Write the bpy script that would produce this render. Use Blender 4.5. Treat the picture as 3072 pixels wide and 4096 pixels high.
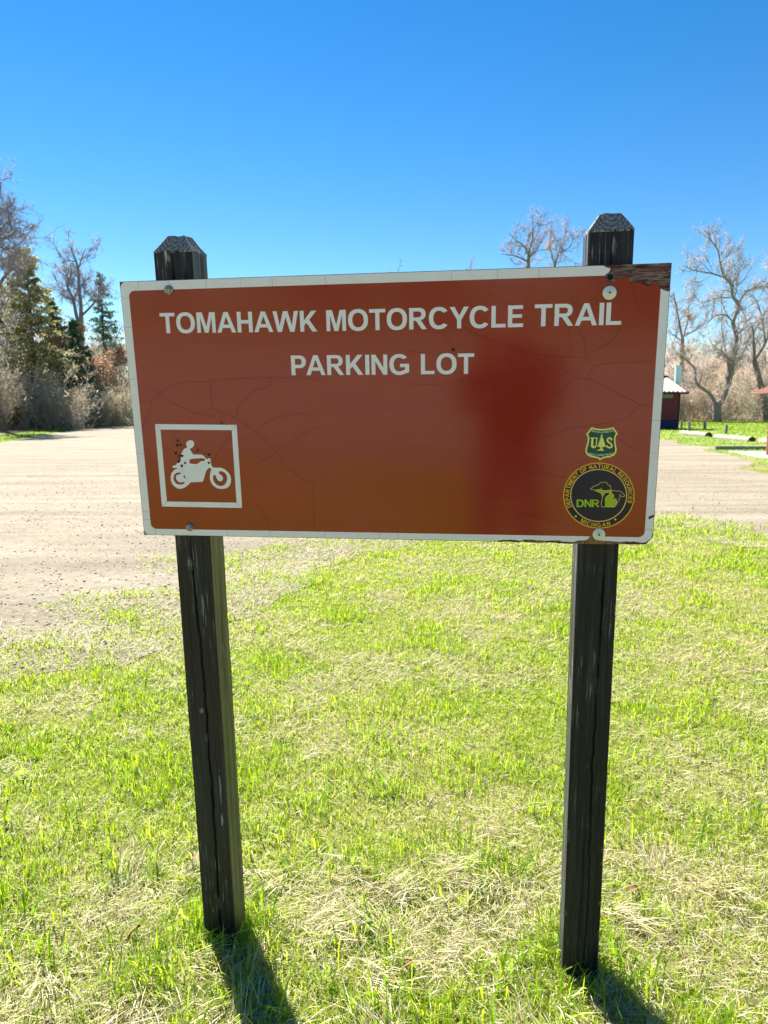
import bpy, math, random
import numpy as np
from mathutils import Vector, Matrix
from mathutils.geometry import tessellate_polygon

R = math.radians
sc = bpy.context.scene
for o in list(bpy.data.objects):
    bpy.data.objects.remove(o, do_unlink=True)
rng = np.random.default_rng(7)
random.seed(7)

# ------------------------------------------------------------------ camera
CAM_H, PITCH, FPX = 1.535, R(8.5), 2840.0            # focal length in photo pixels (24 mm equivalent)
cam_d = bpy.data.cameras.new('camera')
cam = bpy.data.objects.new('camera', cam_d)
sc.collection.objects.link(cam)
cam.location = (0, 0, CAM_H)
cam.rotation_euler = (R(90) - PITCH, 0, 0)
cam_d.sensor_fit = 'VERTICAL'
cam_d.sensor_height = 36.0
cam_d.lens = FPX / 4096 * 36.0
cam_d.clip_start, cam_d.clip_end = 0.02, 2000
cam_d.dof.use_dof = True
cam_d.dof.focus_distance = 1.66
cam_d.dof.aperture_fstop = 10.0
sc.camera = cam

# ------------------------------------------------------------------ sky, sun, exposure
SUN_EL, SUN_AZ = R(46), R(-31)                       # azimuth clockwise from straight ahead
world = bpy.data.worlds.new('World')
sc.world = world
world.use_nodes = True
wn = world.node_tree
bg = wn.nodes['Background']
sky = wn.nodes.new('ShaderNodeTexSky')
sky.sky_type = 'NISHITA'
sky.sun_disc = False
sky.sun_elevation = SUN_EL
sky.sun_rotation = SUN_AZ
sky.altitude = 300
sky.air_density = 1.0
sky.dust_density = 0.0
sky.ozone_density = 2.5
hs = wn.nodes.new('ShaderNodeHueSaturation')
hs.inputs['Saturation'].default_value = 1.38
wn.links.new(sky.outputs[0], hs.inputs['Color'])
wn.links.new(hs.outputs[0], bg.inputs[0])
bg.inputs[1].default_value = 0.050
sun_d = bpy.data.lights.new('sun', 'SUN')
sun = bpy.data.objects.new('sun', sun_d)
sc.collection.objects.link(sun)
sv = Vector((math.sin(SUN_AZ) * math.cos(SUN_EL), math.cos(SUN_AZ) * math.cos(SUN_EL), math.sin(SUN_EL)))
sun.rotation_euler = sv.to_track_quat('Z', 'Y').to_euler()
sun.location = sv * 60
sun_d.energy = 5.0
sun_d.angle = R(0.53)
sun_d.color = (1.0, 0.95, 0.86)
sc.view_settings.view_transform = 'Standard'
sc.view_settings.look = 'None'
sc.view_settings.gamma = 1.0
sc.view_settings.exposure = 1.68
sc.cycles.max_bounces = 8
sc.cycles.transparent_max_bounces = 8

# ------------------------------------------------------------------ pixel helpers
CX, CY = 1536.0, 2048.0
RIGHT = np.array([1.0, 0, 0])
DOWN = np.array([0, -math.sin(PITCH), -math.cos(PITCH)])
FWD = np.array([0, math.cos(PITCH), -math.sin(PITCH)])
def ray(u, v):
    return RIGHT * ((u - CX) / FPX) + DOWN * ((v - CY) / FPX) + FWD
def gpt(u, v):                                       # a photo pixel on the flat ground
    d = ray(u, v); k = -CAM_H / d[2]
    return np.array([d[0] * k, d[1] * k, 0.0])
def at_depth(u, v, y):                               # a photo pixel at distance y ahead
    d = ray(u, v); k = y / d[1]
    return np.array([d[0] * k, y, CAM_H + d[2] * k])

# ------------------------------------------------------------------ object helpers
COL = sc.collection
def tag(o, label=None, cat=None, group=None, kind=None):
    if label: o['label'] = label
    if cat: o['category'] = cat
    if group: o['group'] = group
    if kind: o['kind'] = kind
    return o
def empty(name, loc=(0, 0, 0), mat=None):
    o = bpy.data.objects.new(name, None)
    o.empty_display_size = 0.1
    COL.objects.link(o)
    if mat is not None: o.matrix_world = mat
    else: o.location = loc
    return o
def mesh_obj(name, verts, faces, mat, parent=None, smooth=False, tint=None, uvz=None):
    me = bpy.data.meshes.new(name)
    verts = np.asarray(verts, dtype=np.float32).reshape(-1, 3)
    if isinstance(faces, np.ndarray):
        k = faces.shape[1]; n = faces.shape[0]
        me.vertices.add(len(verts)); me.vertices.foreach_set('co', verts.ravel())
        me.loops.add(n * k); me.loops.foreach_set('vertex_index', faces.astype(np.int32).ravel())
        me.polygons.add(n); me.polygons.foreach_set('loop_start', np.arange(0, n * k, k, dtype=np.int32))
        me.update(calc_edges=True)
    else:
        me.from_pydata(verts.tolist(), [], faces); me.update()
    if smooth:
        me.polygons.foreach_set('use_smooth', np.ones(len(me.polygons), dtype=bool))
    if tint is not None:
        a = me.color_attributes.new('tint', 'FLOAT_COLOR', 'POINT')
        t = np.ones((len(verts), 4), dtype=np.float32); t[:, :3] = tint
        a.data.foreach_set('color', t.ravel())
    me.materials.append(mat)
    o = bpy.data.objects.new(name, me)
    COL.objects.link(o)
    if parent is not None: o.parent = parent
    return o
def box_vf(x0, x1, y0, y1, z0, z1):
    v = [(x, y, z) for z in (z0, z1) for y in (y0, y1) for x in (x0, x1)]
    f = [(0, 2, 3, 1), (4, 5, 7, 6), (0, 1, 5, 4), (2, 6, 7, 3), (0, 4, 6, 2), (1, 3, 7, 5)]
    return v, f
class MB:
    def __init__(s): s.v = []; s.f = []
    def add(s, v, f):
        b = len(s.v); s.v += [tuple(map(float, p)) for p in v]; s.f += [tuple(i + b for i in q) for q in f]; return s
    def box(s, *a): return s.add(*box_vf(*a))
    def obj(s, name, mat, parent=None, smooth=False): return mesh_obj(name, s.v, s.f, mat, parent, smooth)
def copy_tree(o, parent=None):
    c = o.copy(); COL.objects.link(c)
    if parent is not None: c.parent = parent
    for ch in list(o.children): copy_tree(ch, c)
    return c
def vnoise(x, y, seed=0):                            # smooth value noise, vectorised
    x = np.asarray(x, float); y = np.asarray(y, float)
    xi = np.floor(x).astype(np.int64); yi = np.floor(y).astype(np.int64)
    fx = x - xi; fy = y - yi; fx = fx * fx * (3 - 2 * fx); fy = fy * fy * (3 - 2 * fy)
    def h(a, b):
        n = (a * 374761393 + b * 668265263 + seed * 982451653) & 0x7fffffff
        n = ((n ^ (n >> 13)) * 1274126177) & 0x7fffffff
        return ((n ^ (n >> 16)) & 0xffff) / 65535.0
    return (h(xi, yi) * (1 - fx) + h(xi + 1, yi) * fx) * (1 - fy) + (h(xi, yi + 1) * (1 - fx) + h(xi + 1, yi + 1) * fx) * fy
def fbm(x, y, seed=0, o=4):
    s = 0; a = 1; t = 0
    for i in range(o):
        s = s + a * vnoise(x * 2 ** i, y * 2 ** i, seed + i); t += a; a *= 0.5
    return s / t

# ------------------------------------------------------------------ materials
def mat(name, col=(0.5, 0.5, 0.5), rough=0.6, spec=0.5, metal=0.0):
    m = bpy.data.materials.new(name); m.use_nodes = True
    b = m.node_tree.nodes['Principled BSDF']
    b.inputs['Base Color'].default_value = (*col, 1)
    b.inputs['Roughness'].default_value = rough
    b.inputs['Metallic'].default_value = metal
    b.inputs['Specular IOR Level'].default_value = spec
    return m
class NT:
    def __init__(s, m): s.m = m; s.t = m.node_tree; s.b = s.t.nodes['Principled BSDF']
    def n(s, kind, **kw):
        nd = s.t.nodes.new(kind)
        for k, v in kw.items():
            if k in nd.inputs: nd.inputs[k].default_value = v
            else: setattr(nd, k, v)
        return nd
    def l(s, a, b): s.t.links.new(a, b)
    def coord(s, out='Object', scale=(1, 1, 1), rot=(0, 0, 0)):
        c = s.n('ShaderNodeTexCoord'); mp = s.n('ShaderNodeMapping')
        mp.inputs['Scale'].default_value = scale; mp.inputs['Rotation'].default_value = rot
        s.l(c.outputs[out], mp.inputs[0]); return mp.outputs[0]
    def noise(s, vec, scale=5, detail=6, rough=0.6, dist=0.0):
        nd = s.n('ShaderNodeTexNoise'); nd.inputs['Scale'].default_value = scale; nd.inputs['Detail'].default_value = detail
        nd.inputs['Roughness'].default_value = rough; nd.inputs['Distortion'].default_value = dist
        s.l(vec, nd.inputs['Vector']); return nd.outputs[0]
    def ramp(s, fac, stops, mode='LINEAR'):
        r = s.n('ShaderNodeValToRGB'); r.color_ramp.interpolation = mode
        e = r.color_ramp.elements
        while len(e) < len(stops): e.new(0.5)
        for q, (p, c) in zip(e, stops):
            q.position = p; q.color = (*c, 1) if len(c) == 3 else c
        s.l(fac, r.inputs[0]); return r.outputs[0]
    def mix(s, fac, a, b, mode='MIX'):
        m = s.n('ShaderNodeMix', data_type='RGBA', blend_type=mode)
        for sock, v in ((m.inputs[0], fac), (m.inputs[6], a), (m.inputs[7], b)):
            if hasattr(v, 'is_output'): s.l(v, sock)
            elif isinstance(v, (int, float)): sock.default_value = v
            else: sock.default_value = (*v, 1)
        return m.outputs[2]
    def bump(s, h, strength=0.4, dist=0.01):
        b = s.n('ShaderNodeBump'); b.inputs['Strength'].default_value = strength; b.inputs['Distance'].default_value = dist
        s.l(h, b.inputs['Height']); s.l(b.outputs[0], s.b.inputs['Normal'])
    def col(s, c): s.l(c, s.b.inputs['Base Color'])
g3 = lambda v: (v, v, v)

def leafy(name, transl=0.5, rough=0.5, spec=0.3, tmul=(1.0, 1.0, 1.0)):   # blades and leaves: colour from 'tint', light passes through
    m = mat(name, rough=rough, spec=spec); q = NT(m)
    a = q.n('ShaderNodeAttribute', attribute_name='tint')
    q.col(a.outputs[0])
    tr = q.n('ShaderNodeBsdfTranslucent')
    q.l(q.mix(1.0, a.outputs[0], tmul, 'MULTIPLY'), tr.inputs[0])
    mx = q.n('ShaderNodeMixShader'); mx.inputs[0].default_value = transl
    q.l(q.b.outputs[0], mx.inputs[1]); q.l(tr.outputs[0], mx.inputs[2])
    q.l(mx.outputs[0], q.t.nodes['Material Output'].inputs[0])
    return m
def tinted(name, rough=0.85, spec=0.2):
    m = mat(name, rough=rough, spec=spec); q = NT(m)
    a = q.n('ShaderNodeAttribute', attribute_name='tint'); q.col(a.outputs[0]); return m

M = {}
M['grass'] = leafy('grass_blade', 0.55, 0.42, 0.4, (1.28, 1.30, 0.65))
M['straw'] = leafy('dry_grass_blade', 0.35, 0.6, 0.3, (1.1, 1.05, 0.9))
M['needle'] = leafy('conifer_needles', 0.4, 0.6, 0.2)
M['leaf'] = leafy('dead_leaf', 0.4, 0.6, 0.2)
M['twig'] = tinted('twig_bark')

# lawn floor: thatch and soil between the blades
m = M['lawn'] = mat('lawn_ground', rough=0.95, spec=0.1); q = NT(m)
c = q.coord('Object')
n1 = q.noise(c, 0.55, 5, 0.6); n2 = q.noise(c, 9.0, 6, 0.7); n3 = q.noise(c, 90, 4, 0.7)
grn = q.ramp(n2, [(0.3, (0.08, 0.10, 0.015)), (0.55, (0.18, 0.22, 0.03)), (0.75, (0.34, 0.32, 0.11))])
strw = q.ramp(n3, [(0.3, (0.09, 0.07, 0.035)), (0.5, (0.27, 0.23, 0.11)), (0.72, (0.48, 0.42, 0.24))])
q.col(q.mix(q.ramp(n1, [(0.42, g3(0)), (0.62, g3(1))]), grn, strw))
q.bump(n3, 0.6, 0.02)
# meadow further off: continuous sward
m = M['litter'] = mat('leaf_litter', rough=0.95, spec=0.1); q = NT(m)
c = q.coord('Object')
n2 = q.noise(c, 1.2, 6, 0.7)
q.col(q.ramp(n2, [(0.3, (0.12, 0.10, 0.06)), (0.5, (0.28, 0.23, 0.13)), (0.7, (0.40, 0.36, 0.2))])); q.bump(n2, 0.6, 0.1)
m = M['verge'] = mat('verge_grass', rough=0.9, spec=0.1); q = NT(m)
c = q.coord('Object')
n1 = q.noise(c, 0.35, 5, 0.65); n2 = q.noise(c, 4, 5, 0.75)
a = q.ramp(n2, [(0.3, (0.08, 0.13, 0.02)), (0.5, (0.15, 0.23, 0.035)), (0.7, (0.27, 0.31, 0.08))])
b = q.ramp(n2, [(0.3, (0.22, 0.22, 0.08)), (0.7, (0.44, 0.40, 0.2))])
q.col(q.mix(q.ramp(n1, [(0.5, g3(0)), (0.68, g3(1))]), a, b)); q.bump(n2, 0.8, 0.1)
# gravel: beige sand and stones with wheel tracks
m = M['gravel'] = mat('gravel', rough=0.95, spec=0.15); q = NT(m)
c = q.coord('Object'); ct = q.coord('Object', (0.28, 2.2, 1.0), (0, 0, R(-14)))
n1 = q.noise(ct, 0.9, 3, 0.5, 0.3); n2 = q.noise(c, 24, 6, 0.75); n3 = q.noise(c, 1.3, 4, 0.6)
base = q.ramp(n1, [(0.30, (0.20, 0.167, 0.12)), (0.5, (0.265, 0.226, 0.165)), (0.70, (0.34, 0.295, 0.222))])
st = q.ramp(n2, [(0.32, g3(0.62)), (0.5, g3(1.0)), (0.7, g3(1.22))])
col = q.mix(0.85, base, st, 'MULTIPLY')
n4 = q.noise(q.coord('Object', (1, 1.6, 1)), 7.0, 4, 0.7); col = q.mix(0.8, col, q.ramp(n4, [(0.34, g3(0.70)), (0.5, g3(1.0)), (0.68, g3(1.18))]), 'MULTIPLY')
col = q.mix(0.2, col, q.ramp(n3, [(0.35, (0.225, 0.19, 0.137)), (0.65, (0.345, 0.30, 0.225))]))
q.col(col)
bb = q.n('ShaderNodeMath', operation='MULTIPLY_ADD'); q.l(n1, bb.inputs[0]); bb.inputs[1].default_value = 0.35; q.l(n2, bb.inputs[2])
q.bump(bb.outputs[0], 0.7, 0.03)
M['stone'] = tinted('stone', 0.9, 0.2)
M['bark'] = mat('bark', rough=0.95, spec=0.1); q = NT(M['bark'])
c = q.coord('Object', (6, 6, 1.2)); n1 = q.noise(c, 1.5, 6, 0.7)
q.col(q.ramp(n1, [(0.3, (0.055, 0.048, 0.042)), (0.7, (0.20, 0.17, 0.145))])); q.bump(n1, 0.8, 0.08)

# ------------------------------------------------------------------ ground, gravel
S = 420.0
gx = np.concatenate([[-S, -120, -50], np.arange(-24, 24.1, 2.0), [50, 120, S]])
def sheet(name, pts, z, material, hole=None):
    tris = tessellate_polygon([[Vector((p[0], p[1], 0)) for p in pts]])
    return mesh_obj(name, [(p[0], p[1], z) for p in pts], [tuple(t) for t in tris], material)
v = [(x, y, 0.0) for y in gx for x in gx]; k = len(gx)
f = [(j * k + i, j * k + i + 1, (j + 1) * k + i + 1, (j + 1) * k + i) for j in range(k - 1) for i in range(k - 1)]
tag(mesh_obj('ground', v, f, M['lawn']), kind='structure')

def smooth_closed(pts, n=14):                       # Catmull-Rom through a closed ring
    P = np.array(pts, float); out = []
    L = len(P)
    for i in range(L):
        p0, p1, p2, p3 = P[i - 1], P[i], P[(i + 1) % L], P[(i + 2) % L]
        for t in np.linspace(0, 1, n, endpoint=False):
            out.append(0.5 * ((2 * p1) + (-p0 + p2) * t + (2 * p0 - 5 * p1 + 4 * p2 - p3) * t * t + (-p0 + 3 * p1 - 3 * p2 + p3) * t ** 3))
    return np.array(out)
lot = [(-14, -4), (-7, 1.6), (-4.2, 3.9), (-2.75, 4.9), (-2.25, 5.7), (-1.6, 7.7), (0.2, 9.6), (2.4, 10.6), (4.0, 10.2), (4.85, 8.9), (7.5, 6.5), (13, 3),
       (24, 0.5), (26, 5), (15.5, 10.6), (9.0, 16.0), (10.3, 20.5), (11.8, 26.8), (12.6, 32), (9.5, 40), (2, 50), (-8, 60), (-19, 64), (-22.6, 61),
       (-20.2, 46), (-16.4, 30.2), (-15, 22), (-17, 12), (-22, 3)]
LOT = smooth_closed(lot, 24)
ang = np.arange(len(LOT))
dist_ = np.hypot(LOT[:, 0], LOT[:, 1])
nz = (fbm(ang * 0.17, ang * 0 + 3.3, 5, 2) - 0.5)
nrm = np.roll(LOT, -1, 0) - np.roll(LOT, 1, 0); nrm = np.stack([nrm[:, 1], -nrm[:, 0]], 1); nrm /= np.linalg.norm(nrm, axis=1)[:, None] + 1e-9
SGN = -1.0 if 0.5 * np.sum(LOT[:, 0] * np.roll(LOT[:, 1], -1) - np.roll(LOT[:, 0], -1) * LOT[:, 1]) > 0 else 1.0
LOT = LOT + nrm * (nz * np.clip(0.08 * dist_, 0.3, 1.6))[:, None]
near_ = np.clip((14 - dist_) / 4, 0, 1) * (LOT[:, 1] < 13)
LOTX = LOT - nrm * (1.35 * near_)[:, None] * SGN
tag(sheet('gravel_lot', LOTX, 0.004, M['gravel']), kind='structure')
def inside(px_, py_, poly):
    px_ = np.asarray(px_); py_ = np.asarray(py_); r = np.zeros(px_.shape, bool)
    x0, y0 = poly[:, 0], poly[:, 1]; x1, y1 = np.roll(x0, -1), np.roll(y0, -1)
    for a0, b0, a1, b1 in zip(x0, y0, x1, y1):
        if b0 == b1: continue
        cnd = ((b0 > py_) != (b1 > py_)) & (px_ < (a1 - a0) * (py_ - b0) / (b1 - b0) + a0)
        r ^= cnd
    return r
# verge beyond the lot (short mown sward), and leaf litter under the trees
vr = np.array([(9.2, 15.9), (10.5, 20.5), (11.9, 26.8), (12.8, 32), (9.5, 41), (2, 51), (-8, 61), (-19, 65), (-22.5, 63), (-30, 72), (90, 90), (90, 0), (27, 3), (15.5, 11.1)])
tag(sheet('far_meadow', vr, 0.003, M['verge']), kind='structure')
vl = np.array([(-14.8, 22), (-16.3, 30.2), (-20.1, 46), (-22.7, 62), (-24.2, 66), (-22.6, 46), (-18.4, 30.2), (-17.5, 22)])
tag(sheet('grass_strip', vl, 0.008, M['verge']), kind='structure')
wl = np.array([(-18.4, 10), (-18.4, 30.2), (-22.6, 46), (-24.2, 66), (-40, 76), (0, 78), (20, 78), (70, 80), (200, 90), (200, 300), (-200, 300), (-200, 10)])
tag(sheet('woodland_floor', wl, 0.009, M['litter']), kind='structure')

# ------------------------------------------------------------------ the sign: frame of reference
SW, SH = 1.2192, 0.605
def camv(a): return RIGHT * a[0] + DOWN * a[1] + FWD * a[2]
ST = camv((-0.00189743, -0.22950144, 1.62338888)) + np.array([0, 0, CAM_H])
r1 = camv((0.99010855, 0.01320772, -0.13968042)); r1 /= np.linalg.norm(r1)
r2 = camv((-0.01552655, -0.9751525, -0.22541168)); r2 -= r1 * (r1 @ r2); r2 /= np.linalg.norm(r2)
r3 = np.cross(r1, r2)
SM = Matrix([[r1[0], r2[0], r3[0], ST[0]], [r1[1], r2[1], r3[1], ST[1]], [r1[2], r2[2], r3[2], ST[2]], [0, 0, 0, 1]])
camp = np.array([0, 0, CAM_H])
def sl(u, v):                                        # photo pixel -> sign plane (metres right, up)
    d = ray(u, v); k = ((ST - camp) @ r3) / (d @ r3)
    w = camp + d * k - ST
    return (w @ r1, w @ r2)
def zr(x0, y0, s):                                   # enlarged crop -> sign plane
    return lambda pts: [sl(x0 + a / s, y0 + b / s) for a, b in pts]

def wood_black(name, seed, wear):
    m = mat(name, rough=0.6, spec=0.35); q = NT(m)
    a = q.n('ShaderNodeAttribute', attribute_name='tint')
    c = q.coord('Object', (120, 2.4, 120)); cf = q.coord('Object', (210, 7, 210)); cb = q.coord('Object', (9, 5, 9))
    n1 = q.noise(c, 1.0, 7, 0.65); n2 = q.noise(cf, 1.0, 5, 0.7); n3 = q.noise(cb, 1.0, 4, 0.6)
    paint = q.ramp(n1, [(0.36, (0.003, 0.005, 0.010)), (0.52, (0.009, 0.012, 0.019)), (0.70, (0.034, 0.039, 0.048))])
    bare = q.ramp(n2, [(0.3, (0.09, 0.085, 0.08)), (0.7, (0.34, 0.32, 0.30))])
    k1 = q.ramp(n2, [(0.57 - wear, g3(0)), (0.66 - wear, g3(1))])
    k2 = q.ramp(n3, [(0.50, g3(0.05)), (0.62, g3(1.0))])
    k = q.mix(1.0, k1, k2, 'MULTIPLY')
    colr = q.mix(k, paint, bare)
    q.col(q.mix(a.outputs['Alpha'], a.outputs[0], colr) if False else q.mix(1.0, colr, a.outputs[0], 'ADD'))
    q.l(q.ramp(k, [(0, g3(0.5)), (1, g3(0.9))]), q.b.inputs['Roughness'])
    q.bump(n2, 0.35, 0.0015)
    return m
M['post'] = wood_black('black_painted_wood', 1, 0.02)
M['endgrain'] = mat('end_grain', rough=0.95, spec=0.1); q = NT(M['endgrain'])
tc = q.n('ShaderNodeTexCoord'); mpn = q.n('ShaderNodeMapping'); mpn.inputs['Location'].default_value = (-0.5, 0, -0.62); q.l(tc.outputs['Generated'], mpn.inputs[0])
w = q.n('ShaderNodeTexWave', wave_type='RINGS', rings_direction='Y'); w.inputs['Scale'].default_value = 4.0; w.inputs['Distortion'].default_value = 5.0; w.inputs['Detail'].default_value = 4; w.inputs['Detail Scale'].default_value = 2.5
q.l(mpn.outputs[0], w.inputs['Vector']); n = q.noise(q.coord('Object', (300, 120, 300)), 1.0, 5, 0.7)
q.col(q.mix(q.ramp(n, [(0.5, g3(0)), (0.62, g3(0.85))]), q.ramp(w.outputs[1], [(0.0, (0.16, 0.16, 0.155)), (0.7, (0.34, 0.33, 0.31))]), (0.05, 0.05, 0.052)))
q.bump(n, 0.7, 0.003)
M['brown'] = mat('brown_film', rough=0.2, spec=0.72); q = NT(M['brown'])
c = q.coord('Object'); ch = q.coord('Object', (1.2, 14, 1)); cs = q.coord('Object', (3, 90, 1), (0, 0, R(4)))
n1 = q.noise(c, 260, 3, 0.6); n2 = q.noise(ch, 2.0, 4, 0.6); n3 = q.noise(cs, 6, 4, 0.7)
colr = q.mix(0.5, q.ramp(n2, [(0.3, (0.285, 0.013, 0.003)), (0.7, (0.34, 0.021, 0.004))]), q.ramp(n1, [(0.3, (0.265, 0.011, 0.003)), (0.7, (0.355, 0.022, 0.005))]))
q.col(colr)
q.l(q.ramp(n3, [(0.35, g3(0.13)), (0.7, g3(0.165))]), q.b.inputs['Roughness'])
cw = q.coord('Object', (1.2, 5, 1)); q.bump(q.noise(cw, 1.6, 2, 0.5), 0.035, 0.02)
M['white'] = mat('white_film', (0.72, 0.73, 0.74), 0.32, 0.4); q = NT(M['white'])
n = q.noise(q.coord('Object', (8, 8, 8)), 3, 6, 0.65)
q.col(q.ramp(n, [(0.3, (0.83, 0.815, 0.855)), (0.7, (0.885, 0.87, 0.91))]))
M['crack'] = mat('film_crack', (0.06, 0.006, 0.004), 0.9, 0.1)
M['seam'] = mat('film_seam', (0.33, 0.32, 0.31), 0.9, 0.1)
M['hole'] = mat('hole_dark', (0.012, 0.012, 0.014), 0.8, 0.2)
M['lead'] = mat('lead_pellet', (0.16, 0.16, 0.16), 0.5, 0.5, 0.6)
M['zinc'] = mat('zinc_washer', (0.72, 0.76, 0.72), 0.42, 0.5, 0.3)
M['steel'] = mat('weathered_bolt', (0.36, 0.36, 0.36), 0.5, 0.5, 0.7); q = NT(M['steel'])
n = q.noise(q.coord('Object'), 160, 5, 0.7); q.col(q.ramp(n, [(0.35, (0.10, 0.10, 0.10)), (0.65, (0.5, 0.5, 0.49))])); q.bump(n, 0.3, 0.002)
M['board'] = mat('weathered_board', rough=0.9, spec=0.15); q = NT(M['board'])
c = q.coord('Object', (9, 190, 30)); n = q.noise(c, 1.5, 8, 0.75, 1.2); n2 = q.noise(q.coord('Object', (22, 90, 30)), 1.0, 5, 0.7, 0.8)
q.col(q.mix(q.ramp(n2, [(0.45, g3(0)), (0.62, g3(1))]), q.ramp(n, [(0.38, (0.035, 0.008, 0.012)), (0.58, (0.24, 0.085, 0.085))]), q.ramp(n, [(0.36, (0.06, 0.035, 0.03)), (0.62, (0.60, 0.52, 0.46))])))
q.bump(n, 1.0, 0.006)
M['ply'] = mat('broken_plywood', rough=0.95, spec=0.1); q = NT(M['ply'])
n = q.noise(q.coord('Object', (220, 40, 90)), 1.0, 5, 0.7); q.col(q.ramp(n, [(0.35, (0.06, 0.03, 0.018)), (0.5, (0.30, 0.16, 0.075)), (0.7, (0.48, 0.30, 0.15))])); q.bump(n, 1.0, 0.004)
for nm, cc in dict(navy=(0.008, 0.011, 0.032), gold=(0.90, 0.47, 0.02), palegold=(0.92, 0.62, 0.18), lime=(0.38, 0.55, 0.015), dgreen=(0.004, 0.085, 0.06), yellow=(0.90, 0.84, 0.20), redmark=(0.12, 0.012, 0.012)).items():
    M[nm] = mat(nm + '_print', cc, 0.28, 0.4)

sign = empty('trail_sign', mat=SM)
tag(sign, 'brown trail parking sign with white lettering bolted to two black wooden posts', 'sign')
def flat(name, polys, z, material, parent=sign):
    """polys: list of (outer, [holes]) in sign metres -> one flat mesh at height z above the board"""
    V, F = [], []
    for outer, holes in polys:
        loops = [[Vector((p[0], p[1], 0)) for p in lp] for lp in [outer] + list(holes)]
        b = len(V)
        for lp in loops: V += [(p.x, p.y, z) for p in lp]
        for t in tessellate_polygon(loops):
            a, b_, c_ = [Vector(V[b + i]) for i in t]
            F.append(tuple(b + i for i in t) if (b_ - a).cross(c_ - a).z > 0 else tuple(b + i for i in reversed(t)))
    return mesh_obj(name, V, F, material, parent)
def rrect(x0, x1, y0, y1, r, n=8):
    out = []
    for cx, cy, a0 in ((x1 - r, y1 - r, 0), (x0 + r, y1 - r, 90), (x0 + r, y0 + r, 180), (x1 - r, y0 + r, 270)):
        for i in range(n + 1):
            a = R(a0 + 90 * i / n); out.append((cx + r * math.cos(a), cy + r * math.sin(a)))
    return out
def ribbon(pts, w):
    P = np.array(pts); T = np.gradient(P, axis=0); T /= np.linalg.norm(T, axis=1)[:, None] + 1e-12
    Nn = np.stack([-T[:, 1], T[:, 0]], 1) * (np.atleast_1d(w) * 0.5)[:, None] if np.ndim(w) else np.stack([-T[:, 1], T[:, 0]], 1) * w * 0.5
    return P + Nn, P - Nn
def ribbons(name, lines, w, z, material, parent=sign):
    V, F = [], []
    for ln in lines:
        a, b = ribbon(ln, w); s = len(V); n = len(a)
        for p, q_ in zip(a, b): V += [(p[0], p[1], z), (q_[0], q_[1], z)]
        F += [(s + 2 * i, s + 2 * i + 1, s + 2 * i + 3, s + 2 * i + 2) for i in range(n - 1)]
    return mesh_obj(name, V, F, material, parent)
def spline(pts, n=8):
    P = np.array(pts, float); L = len(P); out = []
    if L < 3:
        return [tuple(P[0] + (P[-1] - P[0]) * t) for t in np.linspace(0, 1, n)]
    for i in range(L - 1):
        p0, p1, p2, p3 = P[max(i - 1, 0)], P[i], P[i + 1], P[min(i + 2, L - 1)]
        for t in np.linspace(0, 1, n, endpoint=False):
            out.append(tuple(0.5 * ((2 * p1) + (-p0 + p2) * t + (2 * p0 - 5 * p1 + 4 * p2 - p3) * t * t + (-p0 + 3 * p1 - 3 * p2 + p3) * t ** 3)))
    out.append(tuple(P[-1])); return out

# ---- board
hx, hy, BT = SW / 2, SH / 2, 0.018
zt = zr(2300, 1000, 3.687)                           # torn top-right corner crop
zq = zr(2100, 1600, 2.765)                           # bottom-right corner crop
ragged_x = np.linspace(0.27, hx - 0.014, 60)
ragged = [(x, -hy + 0.004 + 0.005 * (fbm(np.array([x * 60]), np.array([1.7]), 3)[0] - 0.5) * 2) for x in ragged_x]
def jag(a, b, n, amp, seed):
    a = np.array(a); b = np.array(b); t = np.linspace(0, 1, n + 1)[1:-1]
    d = b - a; nn = np.array([-d[1], d[0]]) / (np.linalg.norm(d) + 1e-9)
    return [tuple(a + d * s + nn * amp * (fbm(np.array([s * n * 0.7]), np.array([0.3]), seed)[0] - 0.5) * 2) for s in t]
out = [(-hx, hy), (hx, hy), (hx, -hy + 0.02)] + jag((hx, -hy + 0.02), (hx - 0.012, -hy + 0.001), 5, 0.003, 4) + [(hx - 0.014, -hy)]
out += jag((hx - 0.014, -hy), (0.25, -hy - 0.001), 50, 0.0032, 9) + [(0.25, -hy), (-hx, -hy)]
def slab(name, outer, z0, z1, material, parent):
    n = len(outer); V = [(x, y, z1) for x, y in outer] + [(x, y, z0) for x, y in outer]
    F = [tuple(t) for t in tessellate_polygon([[Vector((x, y, 0)) for x, y in outer]])]
    F = F + [tuple(n + i for i in reversed(t)) for t in F] + [(i, (i + 1) % n, n + (i + 1) % n, n + i) for i in range(n)]
    o = mesh_obj(name, V, F, material, parent)
    return o
board = slab('board', out, -BT, 0.0, M['board'], sign)

# ---- brown film (torn at its top right corner)
tear = zt([(1268, 560), (1215, 505), (1180, 478), (1150, 452), (1128, 480), (1105, 515), (1082, 540), (1040, 528), (1000, 505), (965, 492), (935, 468), (912, 480), (882, 515), (860, 480), (835, 470), (808, 455), (800, 430), (770, 400), (748, 378), (730, 385), (700, 405), (668, 420), (650, 405), (630, 405), (610, 440), (560, 470), (520, 490), (480, 472), (440, 440), (432, 400), (436, 370)])
film = [(-hx + 0.006, hy - 0.006), (tear[-1][0], hy - 0.012)] + tear[::-1][:-1] + [tear[0], (hx - 0.006, tear[0][1] - 0.01), (hx - 0.006, -hy + 0.014), (hx - 0.02, -hy + 0.012)] + [(x, y + 0.004) for x, y in ragged[::-1]] + [(-hx + 0.006, -hy + 0.006)]
flat('face_film', [(film, [])], 0.0004, M['brown'])
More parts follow.
